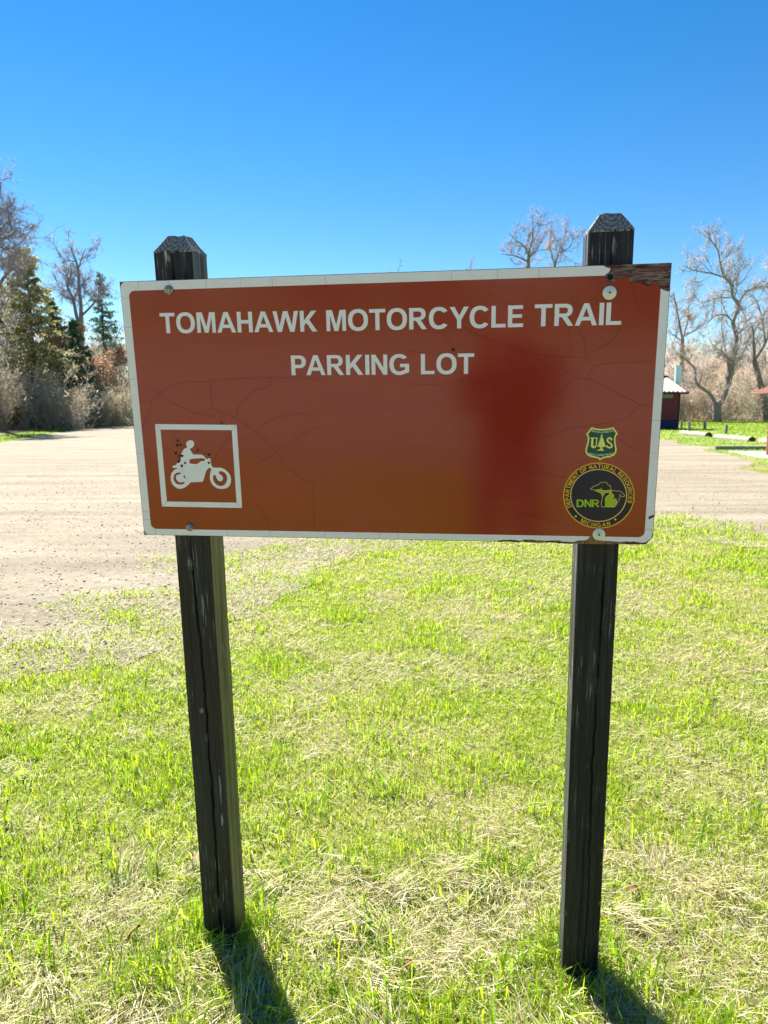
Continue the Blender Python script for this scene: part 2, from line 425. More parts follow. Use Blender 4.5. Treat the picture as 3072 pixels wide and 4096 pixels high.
# ---- white border with rounded corners, torn away at the top right
z1c = zr(400, 800, 1.508); z3c = zr(500, 1500, 2.074); z2c = zr(1600, 800, 1.3825)
il, it = z1c([(178, 600)])[0][0], z1c([(700, 528)])[0][1]
ir, ib = zq([(1340, 1200)])[0][0], zq([(400, 1502)])[0][1]
it = 0.5 * (it + z2c([(800, 432)])[0][1]); 
inner = rrect(il, ir, ib, it, 0.014)
e = 0.0012
tl = [(-hx + e + 0.014 - 0.014 * math.sin(R(a)), hy - e - 0.014 + 0.014 * math.cos(R(a))) for a in range(0, 91, 10)]
bl = [(-hx + e + 0.013 - 0.013 * math.cos(R(a)), -hy + e + 0.013 - 0.013 * math.sin(R(a))) for a in range(0, 91, 10)]
t_end = zt([(415, 222), (440, 245), (480, 262), (522, 265), (515, 300), (500, 328), (470, 345), (448, 366)])
r_end = zt([(1268, 568), (1300, 590), (1340, 605), (1412, 613)])
br = [(hx - e - 0.003, -hy + 0.03), (hx - e, -hy + 0.022), (hx - 0.004, -hy + 0.012), (hx - 0.016, -hy + 0.006)]
# the ring is cut at the tear: go round the outside, come back along the inside
outer_path = [(t_end[0][0], hy - e)] + t_end[1:]
ring_in = [p for p in inner]
# inner corners in order: TR(9) TL(9) BL(9) BR(9) counter-clockwise
TR, TL, BLc, BR = inner[0:9], inner[9:18], inner[18:27], inner[27:36]
border = [(t_end[0][0], hy - e)] + tl + bl + [(x, y) for x, y in [(0.26, -hy + e)]] + [(x, y + 0.001) for x, y in ragged] + br[::-1][:0] + [(hx - 0.012, -hy + 0.008), (hx - 0.004, -hy + 0.014), (hx - e, -hy + 0.03), (hx - e, r_end[-1][1])] + r_end[::-1]
border += [(ir, r_end[0][1] - 0.002)] + BR[::-1] + BLc[::-1] + TL[::-1] + [(t_end[-1][0], it)] + t_end[::-1][:-1]
flat('white_border', [(border, [])], 0.0008, M['white'])
flat('scratch_mark', [(zq([(1362, 1300), (1375, 1285), (1425, 1266), (1426, 1292), (1390, 1308), (1372, 1322)]), [])], 0.0012, M['redmark'])
flat('broken_edge', [(zq([(690, 1545), (720, 1505), (745, 1500), (760, 1520), (790, 1545), (830, 1552), (900, 1560), (960, 1568), (1010, 1580), (1010, 1594), (500, 1588), (520, 1570), (600, 1565), (650, 1552)]), [])], 0.0012, M['ply'])
flat('broken_edge', [(zq([(0, 1556), (60, 1545), (90, 1558), (140, 1560), (210, 1555), (250, 1570), (180, 1578), (60, 1576), (0, 1572)]), [])], 0.0012, M['ply'])
flat('broken_edge', [(zq([(1100, 1585), (1150, 1570), (1215, 1562), (1222, 1578), (1290, 1588), (1340, 1580), (1330, 1594), (1240, 1597), (1150, 1594)]), [])], 0.0012, M['redmark'])

# ---- cracks in the film
C3 = [[(310, 140), (350, 105), (430, 75), (540, 58), (700, 52), (850, 38), (1000, 27), (1200, 20), (1400, 25), (1659, 40)],
      [(125, 80), (200, 110), (270, 145), (330, 190), (400, 235), (550, 297), (650, 330), (710, 347), (745, 335), (762, 315)],
      [(125, 212), (215, 212), (260, 185), (310, 140)], [(217, 215), (205, 300), (165, 400), (150, 450)],
      [(672, 320), (690, 290), (720, 280), (780, 300), (900, 355), (1000, 415), (1100, 480), (1180, 555), (1245, 633), (1300, 710), (1400, 810), (1535, 890), (1659, 870)],
      [(910, 355), (950, 260), (1010, 185), (1080, 125), (1160, 105), (1195, 70), (1205, 25)],
      [(1245, 633), (1400, 540), (1540, 460), (1659, 420)], [(1100, 470), (1170, 400), (1280, 350), (1440, 322), (1540, 340), (1590, 380)],
      [(705, 60), (715, 150), (727, 280)], [(560, 310), (540, 390)], [(1560, 890), (1565, 1100), (1575, 1280)], [(1060, 1030), (1150, 1150), (1200, 1270)],
      [(180, 605), (220, 690), (275, 775)], [(320, 612), (390, 620), (420, 645)], [(462, 580), (508, 580)], [(400, 460), (425, 520)], [(598, 600), (650, 640), (690, 655)], [(735, 725), (800, 600), (885, 485)],
      [(435, 590), (428, 640)], [(463, 590), (462, 660)], [(800, 330), (800, 395)], [(1090, 740), (1170, 700), (1245, 655)]]
C2 = [[(0, 1013), (100, 1018), (237, 1018), (330, 1000), (388, 980)], [(525, 440), (515, 480), (490, 520), (450, 585)], [(490, 520), (560, 550), (640, 580)],
      [(430, 1015), (540, 985), (640, 955), (700, 960), (790, 975)], [(340, 695), (450, 755), (600, 805), (720, 845), (830, 862), (940, 868), (1020, 875), (1060, 900), (1078, 920)],
      [(1036, 985), (1050, 950), (1078, 920), (1130, 905), (1200, 898), (1410, 895)], [(885, 870), (900, 930), (960, 980), (1040, 990), (1120, 1025), (1200, 1070), (1290, 1110)],
      [(960, 985), (930, 1020), (860, 1080)], [(1030, 865), (1080, 830), (1180, 770), (1222, 700)], [(935, 700), (935, 750), (950, 800), (948, 850)],
      [(985, 720), (1025, 780), (1018, 850), (1028, 872)], [(1120, 480), (1095, 530), (1088, 570)], [(1280, 460), (1300, 540), (1320, 620)], [(210, 722), (270, 780), (295, 828)], [(310, 820), (345, 795)],
      [(300, 835), (300, 860)], [(388, 980), (410, 1030), (440, 1100)], [(515, 1020), (560, 1070), (690, 1106)], [(0, 830), (120, 845), (210, 858)], [(1000, 690), (940, 700)]]
C4 = [[(200, 420), (400, 345), (600, 300), (800, 265), (960, 255), (1100, 210), (1200, 130), (1260, 50)], [(1020, 400), (1100, 480), (1200, 530), (1350, 590)], [(680, 630), (640, 690), (575, 750)],
      [(1170, 0), (1260, 45), (1400, 75)], [(340, 160), (420, 230), (455, 330)], [(800, 265), (798, 300)], [(958, 255), (968, 295)], [(80, 780), (250, 815), (430, 850)], [(0, 1260), (200, 1310), (420, 1380)], [(890, 1425), (1050, 1412), (1300, 1425)]]
lines = [spline(z3c(c_)) for c_ in C3] + [spline(z2c(c_)) for c_ in C2] + [spline(zq(c_)) for c_ in C4]
def wob(ln, k):
    P = np.array(ln); s = np.arange(len(P))
    return P + 0.0013 * np.stack([fbm(s * 0.9, s * 0 + k, 2) - 0.5, fbm(s * 0.9, s * 0 + k + 9, 3) - 0.5], 1) * 2
ribbons('film_cracks', [wob(l, i * 3.1) for i, l in enumerate(lines)], 0.0005, 0.0006, M['crack'])['kind'] = 'stuff'
seams = []
for u, v0 in ((418, 485), (638, 478), (848, 470), (1037, 462), (1360, 452), (230, 490)):
    seams.append(spline([z1c([(u, v0 + 2)])[0], (z1c([(u + 2, v0)])[0][0], it)]))
for u in (285, 540, 770): seams.append(spline([(z2c([(u, 400)])[0][0], hy - 0.002), (z2c([(u, 430)])[0][0], it)]))
for v_ in (592, 770, 1082): seams.append(spline([(-hx + 0.002, z1c([(150, v_)])[0][1]), (il, z1c([(150, v_ - 2)])[0][1])]))
for v_ in (655, 1133, 1200): seams.append(spline([(-hx + 0.002, z3c([(120, v_ - 3)])[0][1]), (il, z3c([(120, v_)])[0][1])]))
for v_ in (225, 583, 1430): seams.append(spline([(ir, zq([(1400, v_)])[0][1]), (hx - 0.002, zq([(1400, v_ + 3)])[0][1])]))
for u in (850, 1205, 255): seams.append(spline([(z3c([(u, 1300)])[0][0], ib), (z3c([(u, 1330)])[0][0], -hy + 0.002)]))
for u_ in (1518, 1592, 1300): seams.append(spline([(sl(u_, 2130)[0], ib), (sl(u_, 2155)[0], -hy + 0.002)]))
seams.append(spline([(ir, z2c([(1450, 988)])[0][1]), (hx - 0.002, z2c([(1450, 990)])[0][1])]))
for ln_ in seams: ribbons('border_seam', [ln_], 0.0006, 0.0010, M['seam'])

# ------------------------------------------------------------------ lettering (bold sans capitals drawn as outlines, cap height 1)
def arc(cx, cy, rx, ry, a0, a1, n=20, e_=2.25):
    o = []
    for i in range(n + 1):
        a = R(a0 + (a1 - a0) * i / n); c_, s_ = math.cos(a), math.sin(a)
        o.append((cx + rx * math.copysign(abs(c_) ** (2 / e_), c_), cy + ry * math.copysign(abs(s_) ** (2 / e_), s_)))
    return o
def stroke(pts, w, n=7):
    a, b = ribbon(spline(pts, n), w); return [tuple(p) for p in a] + [tuple(p) for p in b[::-1]]
sW, tW = 0.205, 0.168
G = {}
G['T'] = (0.80, [([(0.30, 0), (0.505, 0), (0.505, 1 - tW), (0.80, 1 - tW), (0.80, 1), (0, 1), (0, 1 - tW), (0.30, 1 - tW)], [])])
G['O'] = (1.0, [(arc(0.5, 0.5, 0.5, 0.52, 0, 351, 39), [arc(0.5, 0.5, 0.285, 0.345, 0, 351, 39)])])
G['M'] = (0.99, [([(0, 0), (0.19, 0), (0.19, 0.76), (0.395, 0), (0.595, 0), (0.80, 0.76), (0.80, 0), (0.99, 0), (0.99, 1), (0.69, 1), (0.495, 0.30), (0.30, 1), (0, 1)], [])])
G['A'] = (0.99, [([(0, 0), (0.215, 0), (0.295, 0.225), (0.695, 0.225), (0.775, 0), (0.99, 0), (0.605, 1), (0.385, 1)], [[(0.355, 0.39), (0.635, 0.39), (0.495, 0.79)]])])
G['H'] = (0.80, [([(0, 0), (sW, 0), (sW, 0.43), (0.80 - sW, 0.43), (0.80 - sW, 0), (0.80, 0), (0.80, 1), (0.80 - sW, 1), (0.80 - sW, 0.60), (sW, 0.60), (sW, 1), (0, 1)], [])])
G['W'] = (1.31, [([(0.22, 0), (0.445, 0), (0.655, 0.72), (0.865, 0), (1.09, 0), (1.31, 1), (1.10, 1), (0.97, 0.30), (0.775, 1), (0.535, 1), (0.34, 0.30), (0.21, 1), (0, 1)], [])])
G['K'] = (0.87, [([(0, 0), (sW, 0), (sW, 0.29), (0.325, 0.42), (0.615, 0), (0.87, 0), (0.475, 0.565), (0.85, 1), (0.59, 1), (sW, 0.54), (sW, 1), (0, 1)], [])])
G['Y'] = (0.92, [([(0.358, 0), (0.562, 0), (0.562, 0.40), (0.92, 1), (0.685, 1), (0.46, 0.59), (0.235, 1), (0, 1), (0.358, 0.40)], [])])
G['L'] = (0.68, [([(0, 0), (0.68, 0), (0.68, tW), (sW, tW), (sW, 1), (0, 1)], [])])
G['E'] = (0.72, [([(0, 0), (0.72, 0), (0.72, tW), (sW, tW), (sW, 0.43), (0.66, 0.43), (0.66, 0.59), (sW, 0.59), (sW, 1 - tW), (0.70, 1 - tW), (0.70, 1), (0, 1)], [])])
G['F'] = (0.68, [([(0, 0), (sW, 0), (sW, 0.41), (0.61, 0.41), (0.61, 0.575), (sW, 0.575), (sW, 1 - tW), (0.68, 1 - tW), (0.68, 1), (0, 1)], [])])
G['I'] = (0.205, [([(0, 0), (0.205, 0), (0.205, 1), (0, 1)], [])])
G['N'] = (0.79, [([(0, 0), (0.195, 0), (0.195, 0.66), (0.585, 0), (0.79, 0), (0.79, 1), (0.595, 1), (0.595, 0.34), (0.205, 1), (0, 1)], [])])
G['C'] = (0.93, [(arc(0.49, 0.5, 0.49, 0.52, 36, 324, 34) + arc(0.49, 0.5, 0.275, 0.345, 318, 42, 30), [])])
G['G'] = (0.98, [(arc(0.49, 0.5, 0.49, 0.52, 40, 300, 34) + [(0.95, 0.10), (0.98, 0.14), (0.98, 0.535), (0.53, 0.535), (0.53, 0.37), (0.775, 0.37), (0.775, 0.235)] + arc(0.49, 0.5, 0.275, 0.345, 300, 46, 30), [])])
G['D'] = (0.86, [([(0, 0), (0.38, 0)] + arc(0.38, 0.5, 0.48, 0.5, -84, 84, 24) + [(0.38, 1), (0, 1)], [[(sW, tW), (0.36, tW)] + arc(0.36, 0.5, 0.285, 0.5 - tW, -84, 84, 20) + [(0.36, 1 - tW), (sW, 1 - tW)]])])
G['P'] = (0.76, [([(0, 0), (sW, 0), (sW, 0.36), (0.42, 0.36)] + arc(0.42, 0.68, 0.34, 0.32, -84, 84, 20) + [(0.42, 1), (0, 1)], [[(sW, 0.53), (0.41, 0.53)] + arc(0.41, 0.682, 0.14, 0.152, -80, 80, 12) + [(0.41, 0.834), (sW, 0.834)]])])
G['R'] = (0.86, [([(0, 0), (sW, 0), (sW, 0.40), (0.33, 0.40), (0.62, 0), (0.86, 0), (0.60, 0.375), (0.565, 0.42)] + arc(0.47, 0.71, 0.335, 0.29, -60, 84, 18) + [(0.46, 1), (0, 1)], [[(sW, 0.56), (0.45, 0.56)] + arc(0.45, 0.697, 0.145, 0.137, -80, 80, 12) + [(0.45, 0.834), (sW, 0.834)]])])
G['U'] = (0.80, [([(0, 1), (0, 0.38)] + arc(0.40, 0.38, 0.40, 0.40, 180, 360, 24) + [(0.80, 1), (0.595, 1), (0.595, 0.38)] + arc(0.40, 0.38, 0.195, 0.225, 360, 180, 20) + [(sW, 0.38), (sW, 1)], [])])
G['S'] = (0.82, [(stroke([(0.715, 0.69), (0.66, 0.84), (0.42, 0.915), (0.19, 0.85), (0.115, 0.715), (0.22, 0.59), (0.44, 0.52), (0.65, 0.43), (0.70, 0.29), (0.62, 0.14), (0.41, 0.085), (0.17, 0.15), (0.095, 0.33)], 0.19, 6), [])])
def glyph(ch, fn):
    return [([fn(x, y) for x, y in o_], [[fn(x, y) for x, y in h_] for h_ in hs]) for o_, hs in G[ch][1]]
GAP = 0.105
def word_advance(word, gap=GAP):
    x = 0; pos = []
    kern = {('A', 'W'): -0.10, ('T', 'O'): -0.04, ('C', 'Y'): -0.03, ('Y', 'C'): -0.06, ('L', 'O'): -0.01, ('O', 'T'): -0.04, ('P', 'A'): -0.10, ('H', 'A'): -0.03, ('M', 'A'): -0.03, ('W', 'K'): -0.02, ('A', 'H'): -0.02, ('A', 'R'): -0.02, ('R', 'A'): -0.04, ('A', 'I'): -0.02, ('R', 'T'): -0.03, ('A', 'T'): -0.08, ('A', 'L'): -0.01, ('T', 'M'): 0, ('O', 'F'): 0}
    for i, ch in enumerate(word):
        pos.append(x); x += G[ch][0]
        if i + 1 < len(word): x += gap + kern.get((ch, word[i + 1]), 0)
    return pos, x
def line_of(word, A, B, top):
    """A, B: photo pixels of the baseline's ends; top: photo pixel on the cap line over A"""
    a, b, t = map(np.array, (sl(*A), sl(*B), sl(*top)))
    pos, wid = word_advance(word); h = t[1] - a[1]; d = (b - a) / wid
    for ch, p in zip(word, pos):
        flat('letter', glyph(ch, lambda x, y: tuple(a + d * (p + x) + np.array([0, h * y]))), 0.0008, M['white'])
line_of('TOMAHAWK', (645, 1333), (1270, 1326), (645, 1252))
line_of('MOTORCYCLE', (1307, 1325), (2092, 1308), (1307, 1241))
line_of('TRAIL', (2137, 1306), (2484, 1299), (2135, 1218))
line_of('PARKING', (1167, 1501), (1637, 1498), (1165, 1422))
line_of('LOT', (1684, 1497), (1896, 1495), (1683, 1416))

# ------------------------------------------------------------------ rider pictogram in its white square
zm = zr(600, 1650, 4.1475)
o4 = [(85, 192), (1440, 205), (1530, 1583), (200, 1558)]; i4 = [(177, 282), (1358, 292), (1438, 1495), (283, 1475)]
for k in range(4):
    j = (k + 1) % 4
    flat('frame_strip', [(zm([o4[k], i4[k], i4[j], o4[j]]), [])], 0.0008, M['white'])
for a_, b_ in zip(o4, i4): ribbons('frame_seam', [spline(zm([a_, b_]))], 0.0005, 0.0010, M['seam'])
rider = [(612, 490), (640, 465), (680, 458), (715, 470), (735, 510), (733, 540), (715, 570), (700, 590), (668, 595), (666, 610), (690, 655), (712, 690), (740, 697), (800, 694), (870, 702), (905, 730), (930, 765), (945, 772), (985, 755), (1003, 765), (1010, 820), (1018, 870), (1050, 912), (1110, 914), (1180, 916), (1240, 940), (1300, 990), (1335, 1050), (1348, 1110), (1340, 1180), (1310, 1230), (1260, 1258), (1190, 1268), (1120, 1258), (1060, 1220), (1020, 1170), (998, 1110), (995, 1040), (1005, 985), (1018, 950), (1010, 928), (990, 915), (965, 928), (940, 960), (925, 1000), (905, 1070), (885, 1130), (868, 1150), (680, 1157), (640, 1195), (580, 1245), (520, 1265), (460, 1260), (410, 1228), (370, 1185), (348, 1130), (345, 1060), (362, 1000), (400, 955), (455, 925), (458, 918), (385, 918), (375, 905), (385, 882), (430, 870), (455, 840), (490, 832), (512, 800), (515, 750), (530, 715), (522, 690), (535, 650), (570, 600), (615, 588), (618, 575), (603, 535), (603, 505)]
holes = [[(655, 800), (668, 775), (720, 765), (850, 757), (882, 765), (885, 795), (840, 815), (800, 843), (770, 857), (690, 850), (655, 840)],
         [(515, 1000), (480, 992), (430, 1003), (400, 1040), (390, 1090), (405, 1140), (440, 1180), (500, 1198), (550, 1190), (575, 1165), (575, 1145), (555, 1150), (520, 1162), (475, 1150), (440, 1115), (430, 1070), (445, 1040), (480, 1025), (510, 1022)],
         [(555, 1045), (580, 1040), (590, 1085), (578, 1092), (560, 1070)],
         [(1145, 985), (1165, 970), (1200, 975), (1245, 1000), (1275, 1045), (1283, 1100), (1270, 1155), (1235, 1205), (1180, 1222), (1120, 1205), (1075, 1165), (1050, 1115), (1047, 1065), (1065, 1035), (1090, 1040), (1105, 1085), (1130, 1125), (1165, 1142), (1200, 1130), (1215, 1095), (1205, 1060), (1180, 1035), (1150, 1020)]]
flat('rider_pictogram', [(zm(rider), [zm(h_) for h_ in holes])], 0.0008, M['white'])
for l_ in ([(540, 890), (543, 960), (540, 1020)], [(600, 1095), (640, 1140)], [(580, 770), (630, 785)]): ribbons('film_crack', [spline(zm(l_))], 0.0005, 0.0010, M['seam'])
def disc_pts(c_, r_, n=20, jit=0.0, seed=0):
    rr = np.random.default_rng(seed)
    return [(c_[0] + r_ * (1 + jit * (rr.random() - 0.5)) * math.cos(2 * math.pi * i / n), c_[1] + r_ * (1 + jit * (rr.random() - 0.5)) * math.sin(2 * math.pi * i / n)) for i in range(n)]
for i, (a_, b_) in enumerate([(460, 468), (455, 540), (507, 538), (430, 675), (478, 728), (540, 718), (505, 728), (478, 808), (586, 835), (530, 882), (890, 782), (978, 833), (783, 630), (978, 697), (1187, 178)]):
    p = zm([(a_, b_)])[0]
    h_ = flat('bullet_hole', [(disc_pts(p, 0.0030, 12, 0.35, i), [])], 0.0013, M['hole'])
    if i % 2 == 0: flat('pellet', [(disc_pts((p[0] - 0.0003, p[1] - 0.0006), 0.0014, 8, 0.3, i), [])], 0.0016, M['lead'], h_)
flat('bullet_hole', [(disc_pts(sl(1813, 1399), 0.0034, 12, 0.4, 77), [])], 0.0013, M['hole'])
flat('bullet_hole', [(disc_pts(zt([(520, 400)])[0], 0.0062, 18, 0.12, 78), [])], 0.0005, M['hole'])

# ------------------------------------------------------------------ round agency decal
ze = zr(2200, 1650, 4.1475)
ell = lambda rx, ry, n=64, cx=810, cy=1377: [(cx + rx * math.cos(2 * math.pi * i / n), cy - ry * math.sin(2 * math.pi * i / n)) for i in range(n)]
decal = flat('round_decal', [(ze(ell(592, 548)), [])], 0.0008, M['gold'])
tag(decal, 'round navy decal with gold rim and green state map')
flat('decal_field', [(ze(ell(574, 531)), [])], 0.0010, M['navy'], decal)
flat('decal_ring', [(ze(ell(472, 438, 64, 806, 1374)), [ze(ell(457, 424, 64, 806, 1374))])], 0.0012, M['palegold'], decal)
def ring_text(txt, a_from, a_to, rx, ry, hgt, wsc, outward, name, parent, material):
    words = []; x = 0; items = []
    for i, ch in enumerate(txt):
        if ch == ' ': x += 0.42; continue
        items.append((ch, x)); x += G[ch][0] + 0.13
    x -= 0.13
    polys = []
    for ch, p in items:
        mid = (p + G[ch][0] / 2) / x
        th = R(a_from + (a_to - a_from) * mid)
        cx_, cy_ = 808 + rx * math.cos(th), 1376 - ry * math.sin(th)
        sgn = -1 if outward else 1
        tx, ty = sgn * -rx * math.sin(th), sgn * -ry * math.cos(th); tl_ = math.hypot(tx, ty); tx, ty = tx / tl_, ty / tl_
        nx_, ny_ = ty, -tx
        hw = G[ch][0] / 2
        polys += [(ze(o_), [ze(h_) for h_ in hs]) for o_, hs in glyph(ch, lambda X, Y: (cx_ + tx * (X - hw) * hgt * wsc + nx_ * (Y - 0.5) * hgt, cy_ + ty * (X - hw) * hgt * wsc + ny_ * (Y - 0.5) * hgt))]
    return flat(name, polys, 0.0012, material, parent)
ring_text('DEPARTMENT OF NATURAL RESOURCES', 204, -15, 524, 486, 68, 0.98, True, 'lettering', decal, M['gold'])
ring_text('MICHIGAN', 236, 291, 526, 488, 66, 0.98, False, 'lettering', decal, M['gold'])
for c_ in ((427, 1720), (1083, 1772)):
    flat('dot', [(ze([(c_[0] + 17 * math.cos(R(a)), c_[1] + 17 * math.sin(R(a))) for a in range(0, 360, 30)]), [])], 0.0012, M['palegold'], decal)
pol = []
x0_ = 440
for ch, w_ in (('D', 122), ('N', 118), ('R', 122)):
    pol += [(ze(o_), [ze(h_) for h_ in hs]) for o_, hs in glyph(ch, lambda X, Y: (x0_ + X / G[ch][0] * w_, 1567 - Y * 124))]
    x0_ += w_ + 8
flat('lettering', pol, 0.0012, M['lime'], decal)
up = [(740, 1285), (790, 1270), (830, 1268), (865, 1240), (850, 1265), (880, 1290), (930, 1295), (980, 1285), (1015, 1290), (1025, 1320), (990, 1325), (935, 1325), (885, 1345), (855, 1390), (860, 1350), (820, 1325), (770, 1305)]
lp = [(905, 1560), (915, 1510), (905, 1455), (915, 1420), (940, 1390), (975, 1365), (990, 1335), (1030, 1345), (1058, 1370), (1055, 1410), (1030, 1445), (1050, 1445), (1080, 1425), (1100, 1450), (1105, 1490), (1085, 1530), (1065, 1565)]
flat('map_shape', [(ze(up), [])], 0.0012, M['lime'], decal)
flat('map_shape', [(ze(lp), [])], 0.0012, M['lime'], decal)
ol = [[(740, 1285), (700, 1275), (668, 1275), (720, 1225), (790, 1200), (830, 1165), (880, 1155), (935, 1160), (965, 1205), (1000, 1210), (1005, 1265), (1020, 1290), (1100, 1300), (1160, 1305), (1200, 1330), (1215, 1350), (1240, 1375), (1220, 1395), (1180, 1385), (1145, 1355), (1165, 1385), (1145, 1420), (1140, 1470), (1110, 1490), (1105, 1520), (1075, 1550)],
      [(905, 1345), (880, 1385), (865, 1410), (862, 1450), (850, 1500), (850, 1545), (880, 1570), (905, 1562)], up[5:] + [up[0]], lp[3:] + [lp[0]]]
ribbons('map_outline', [ze(spline(l, 2)) for l in ol], 0.0010, 0.0014, M['palegold'], decal)

# ------------------------------------------------------------------ shield decal
sh = [(690, 243), (750, 262), (830, 272), (880, 272), (960, 265), (1050, 243), (1088, 298), (1125, 352), (1095, 390), (1083, 440), (1090, 520), (1105, 600), (1100, 660), (1065, 710), (1000, 740), (900, 755), (855, 775), (830, 797), (800, 765), (740, 748), (670, 735), (610, 700), (585, 650), (588, 600), (610, 530), (625, 460), (625, 410), (600, 355), (645, 298)]
shield = flat('shield_decal', [(ze(sh), [])], 0.0008, M['yellow'])
tag(shield, 'green and yellow shield decal with a tree between U and S')
def inset(poly, d):
    P = np.array(poly, float); n_ = len(P); out_ = []
    for i in range(n_):
        a_, b_, c_ = P[i - 1], P[i], P[(i + 1) % n_]
        t1 = (b_ - a_) / np.linalg.norm(b_ - a_); t2 = (c_ - b_) / np.linalg.norm(c_ - b_)
        n1_ = np.array([-t1[1], t1[0]]); n2_ = np.array([-t2[1], t2[0]]); m_ = n1_ + n2_; m_ /= np.linalg.norm(m_)
        out_.append(tuple(b_ + m_ * d / max(0.55, m_ @ n1_)))
    return out_
flat('shield_field', [(ze(inset(sh, 26)), [])], 0.0010, M['dgreen'], shield)
def sag_text(txt, xa, xb, yend, ymid, hgt):
    x = 0; items = []
    for ch in txt:
        if ch == ' ': x += 0.4; continue
        items.append((ch, x)); x += G[ch][0] + 0.15
    x -= 0.15; sx = (xb - xa) / x; polys = []
    for ch, p in items:
        tt = 2 * (p + G[ch][0] / 2) / x - 1
        yb = ymid + (yend - ymid) * tt * tt; sl_ = 2 * (yend - ymid) * tt * 2 / (xb - xa)
        polys += [(ze(o_), [ze(h_) for h_ in hs]) for o_, hs in glyph(ch, lambda X, Y: (xa + (p + X) * sx + Y * hgt * sl_, yb + sl_ * (X - G[ch][0] / 2) * sx - Y * hgt))]
    return polys
M['cream'] = mat('cream_print', (0.75, 0.78, 0.55), 0.3, 0.4)
flat('lettering', sag_text('MICHIGAN MOTO', 688, 1047, 316, 340, 30), 0.0012, M['cream'], shield); flat('lettering', sag_text('GREAT LAKES TRAILS', 628, 1050, 692, 720, 30), 0.0012, M['cream'], shield)
uu = [(672, 415), (740, 415), (740, 430), (720, 432), (716, 540), (728, 562), (745, 560), (760, 535), (765, 432), (748, 430), (748, 415), (792, 415), (792, 430), (782, 432), (776, 545), (755, 585), (722, 592), (690, 582), (676, 550), (688, 432), (672, 430)]
S2 = stroke([(1020, 462), (1012, 432), (985, 422), (955, 440), (955, 475), (990, 505), (1022, 535), (1020, 570), (985, 580), (952, 568), (938, 545)], 27, 6)
flat('letter', [(ze(uu), [])], 0.0012, M['yellow'], shield); flat('letter', [(ze(S2), [])], 0.0012, M['yellow'], shield)
lft, rgt = [], []
for i in range(9):
    y0_ = 372 + i * 22; w0 = 10 + i * 7.0
    lft += [(858 - w0 - 8, y0_ + 14), (858 - w0 + 3, y0_ + 19)]; rgt += [(858 + w0 + 4, y0_ + 14), (858 + w0 - 6, y0_ + 19)]
tree_p = [(862, 352)] + rgt + [(868, 572), (868, 600), (895, 625), (895, 632), (780, 632), (780, 625), (830, 605), (834, 572)] + lft[::-1]
flat('tree_emblem', [(ze(tree_p), [])], 0.0012, M['yellow'], shield)

# ------------------------------------------------------------------ bolts and washers
def lathe(name, prof, n, material, parent, loc):
    V, F = [], []
    for (r_, z_) in prof:
        for i in range(n): V.append((loc[0] + r_ * math.cos(2 * math.pi * i / n), loc[1] + r_ * math.sin(2 * math.pi * i / n), z_))
    for k in range(len(prof) - 1):
        for i in range(n):
            a_, b_ = k * n + i, k * n + (i + 1) % n
            F.append((a_, b_, b_ + n, a_ + n))
    F.append(tuple((len(prof) - 1) * n + i for i in range(n)))
    return mesh_obj(name, V, F, material, parent, True)
for (u_, v_), rr_, rot in (((676.6, 1160.5), 0.0108, 5), ((760, 2108), 0.0102, 25)):
    p = sl(u_, v_)
    b_ = lathe('bolt', [(rr_, 0.0009), (rr_ * 1.0, 0.0022), (rr_ * 0.93, 0.0045), (rr_ * 0.78, 0.0062)], 24, M['steel'], sign, p)
    s_ = rr_ * 0.66; V = []
    for zz, k_ in ((0.0063, 1.0), (0.0095, 0.95)):
        for a in (45, 135, 225, 315): V.append((p[0] + s_ * k_ * 1.2 * math.cos(R(a + rot)), p[1] + s_ * k_ * 1.2 * math.sin(R(a + rot)), zz))
    mesh_obj('bolt_head', V, [(4, 5, 6, 7), (0, 1, 5, 4), (1, 2, 6, 5), (2, 3, 7, 6), (3, 0, 4, 7)], M['steel'], b_)
for (u_, v_), rr_ in (((2437.5, 1171.4), 0.0142), ((2394.8, 2136.7), 0.0138)):
    p = sl(u_, v_)
    w_ = lathe('washer', [(rr_, 0.0014), (rr_, 0.0030), (rr_ * 0.96, 0.0034), (rr_ * 0.4, 0.0040)], 36, M['zinc'], sign, p)
    s_ = lathe('screw_head', [(rr_ * 0.38, 0.0041), (rr_ * 0.37, 0.0056), (rr_ * 0.28, 0.0062)], 24, M['zinc'], w_, p)
    star = [(p[0] + rr_ * (0.21 if i % 2 else 0.12) * math.cos(2 * math.pi * i / 12), p[1] + rr_ * (0.21 if i % 2 else 0.12) * math.sin(2 * math.pi * i / 12)) for i in range(12)]
    flat('drive_socket', [(star, [])], 0.0064, M['hole'], s_)

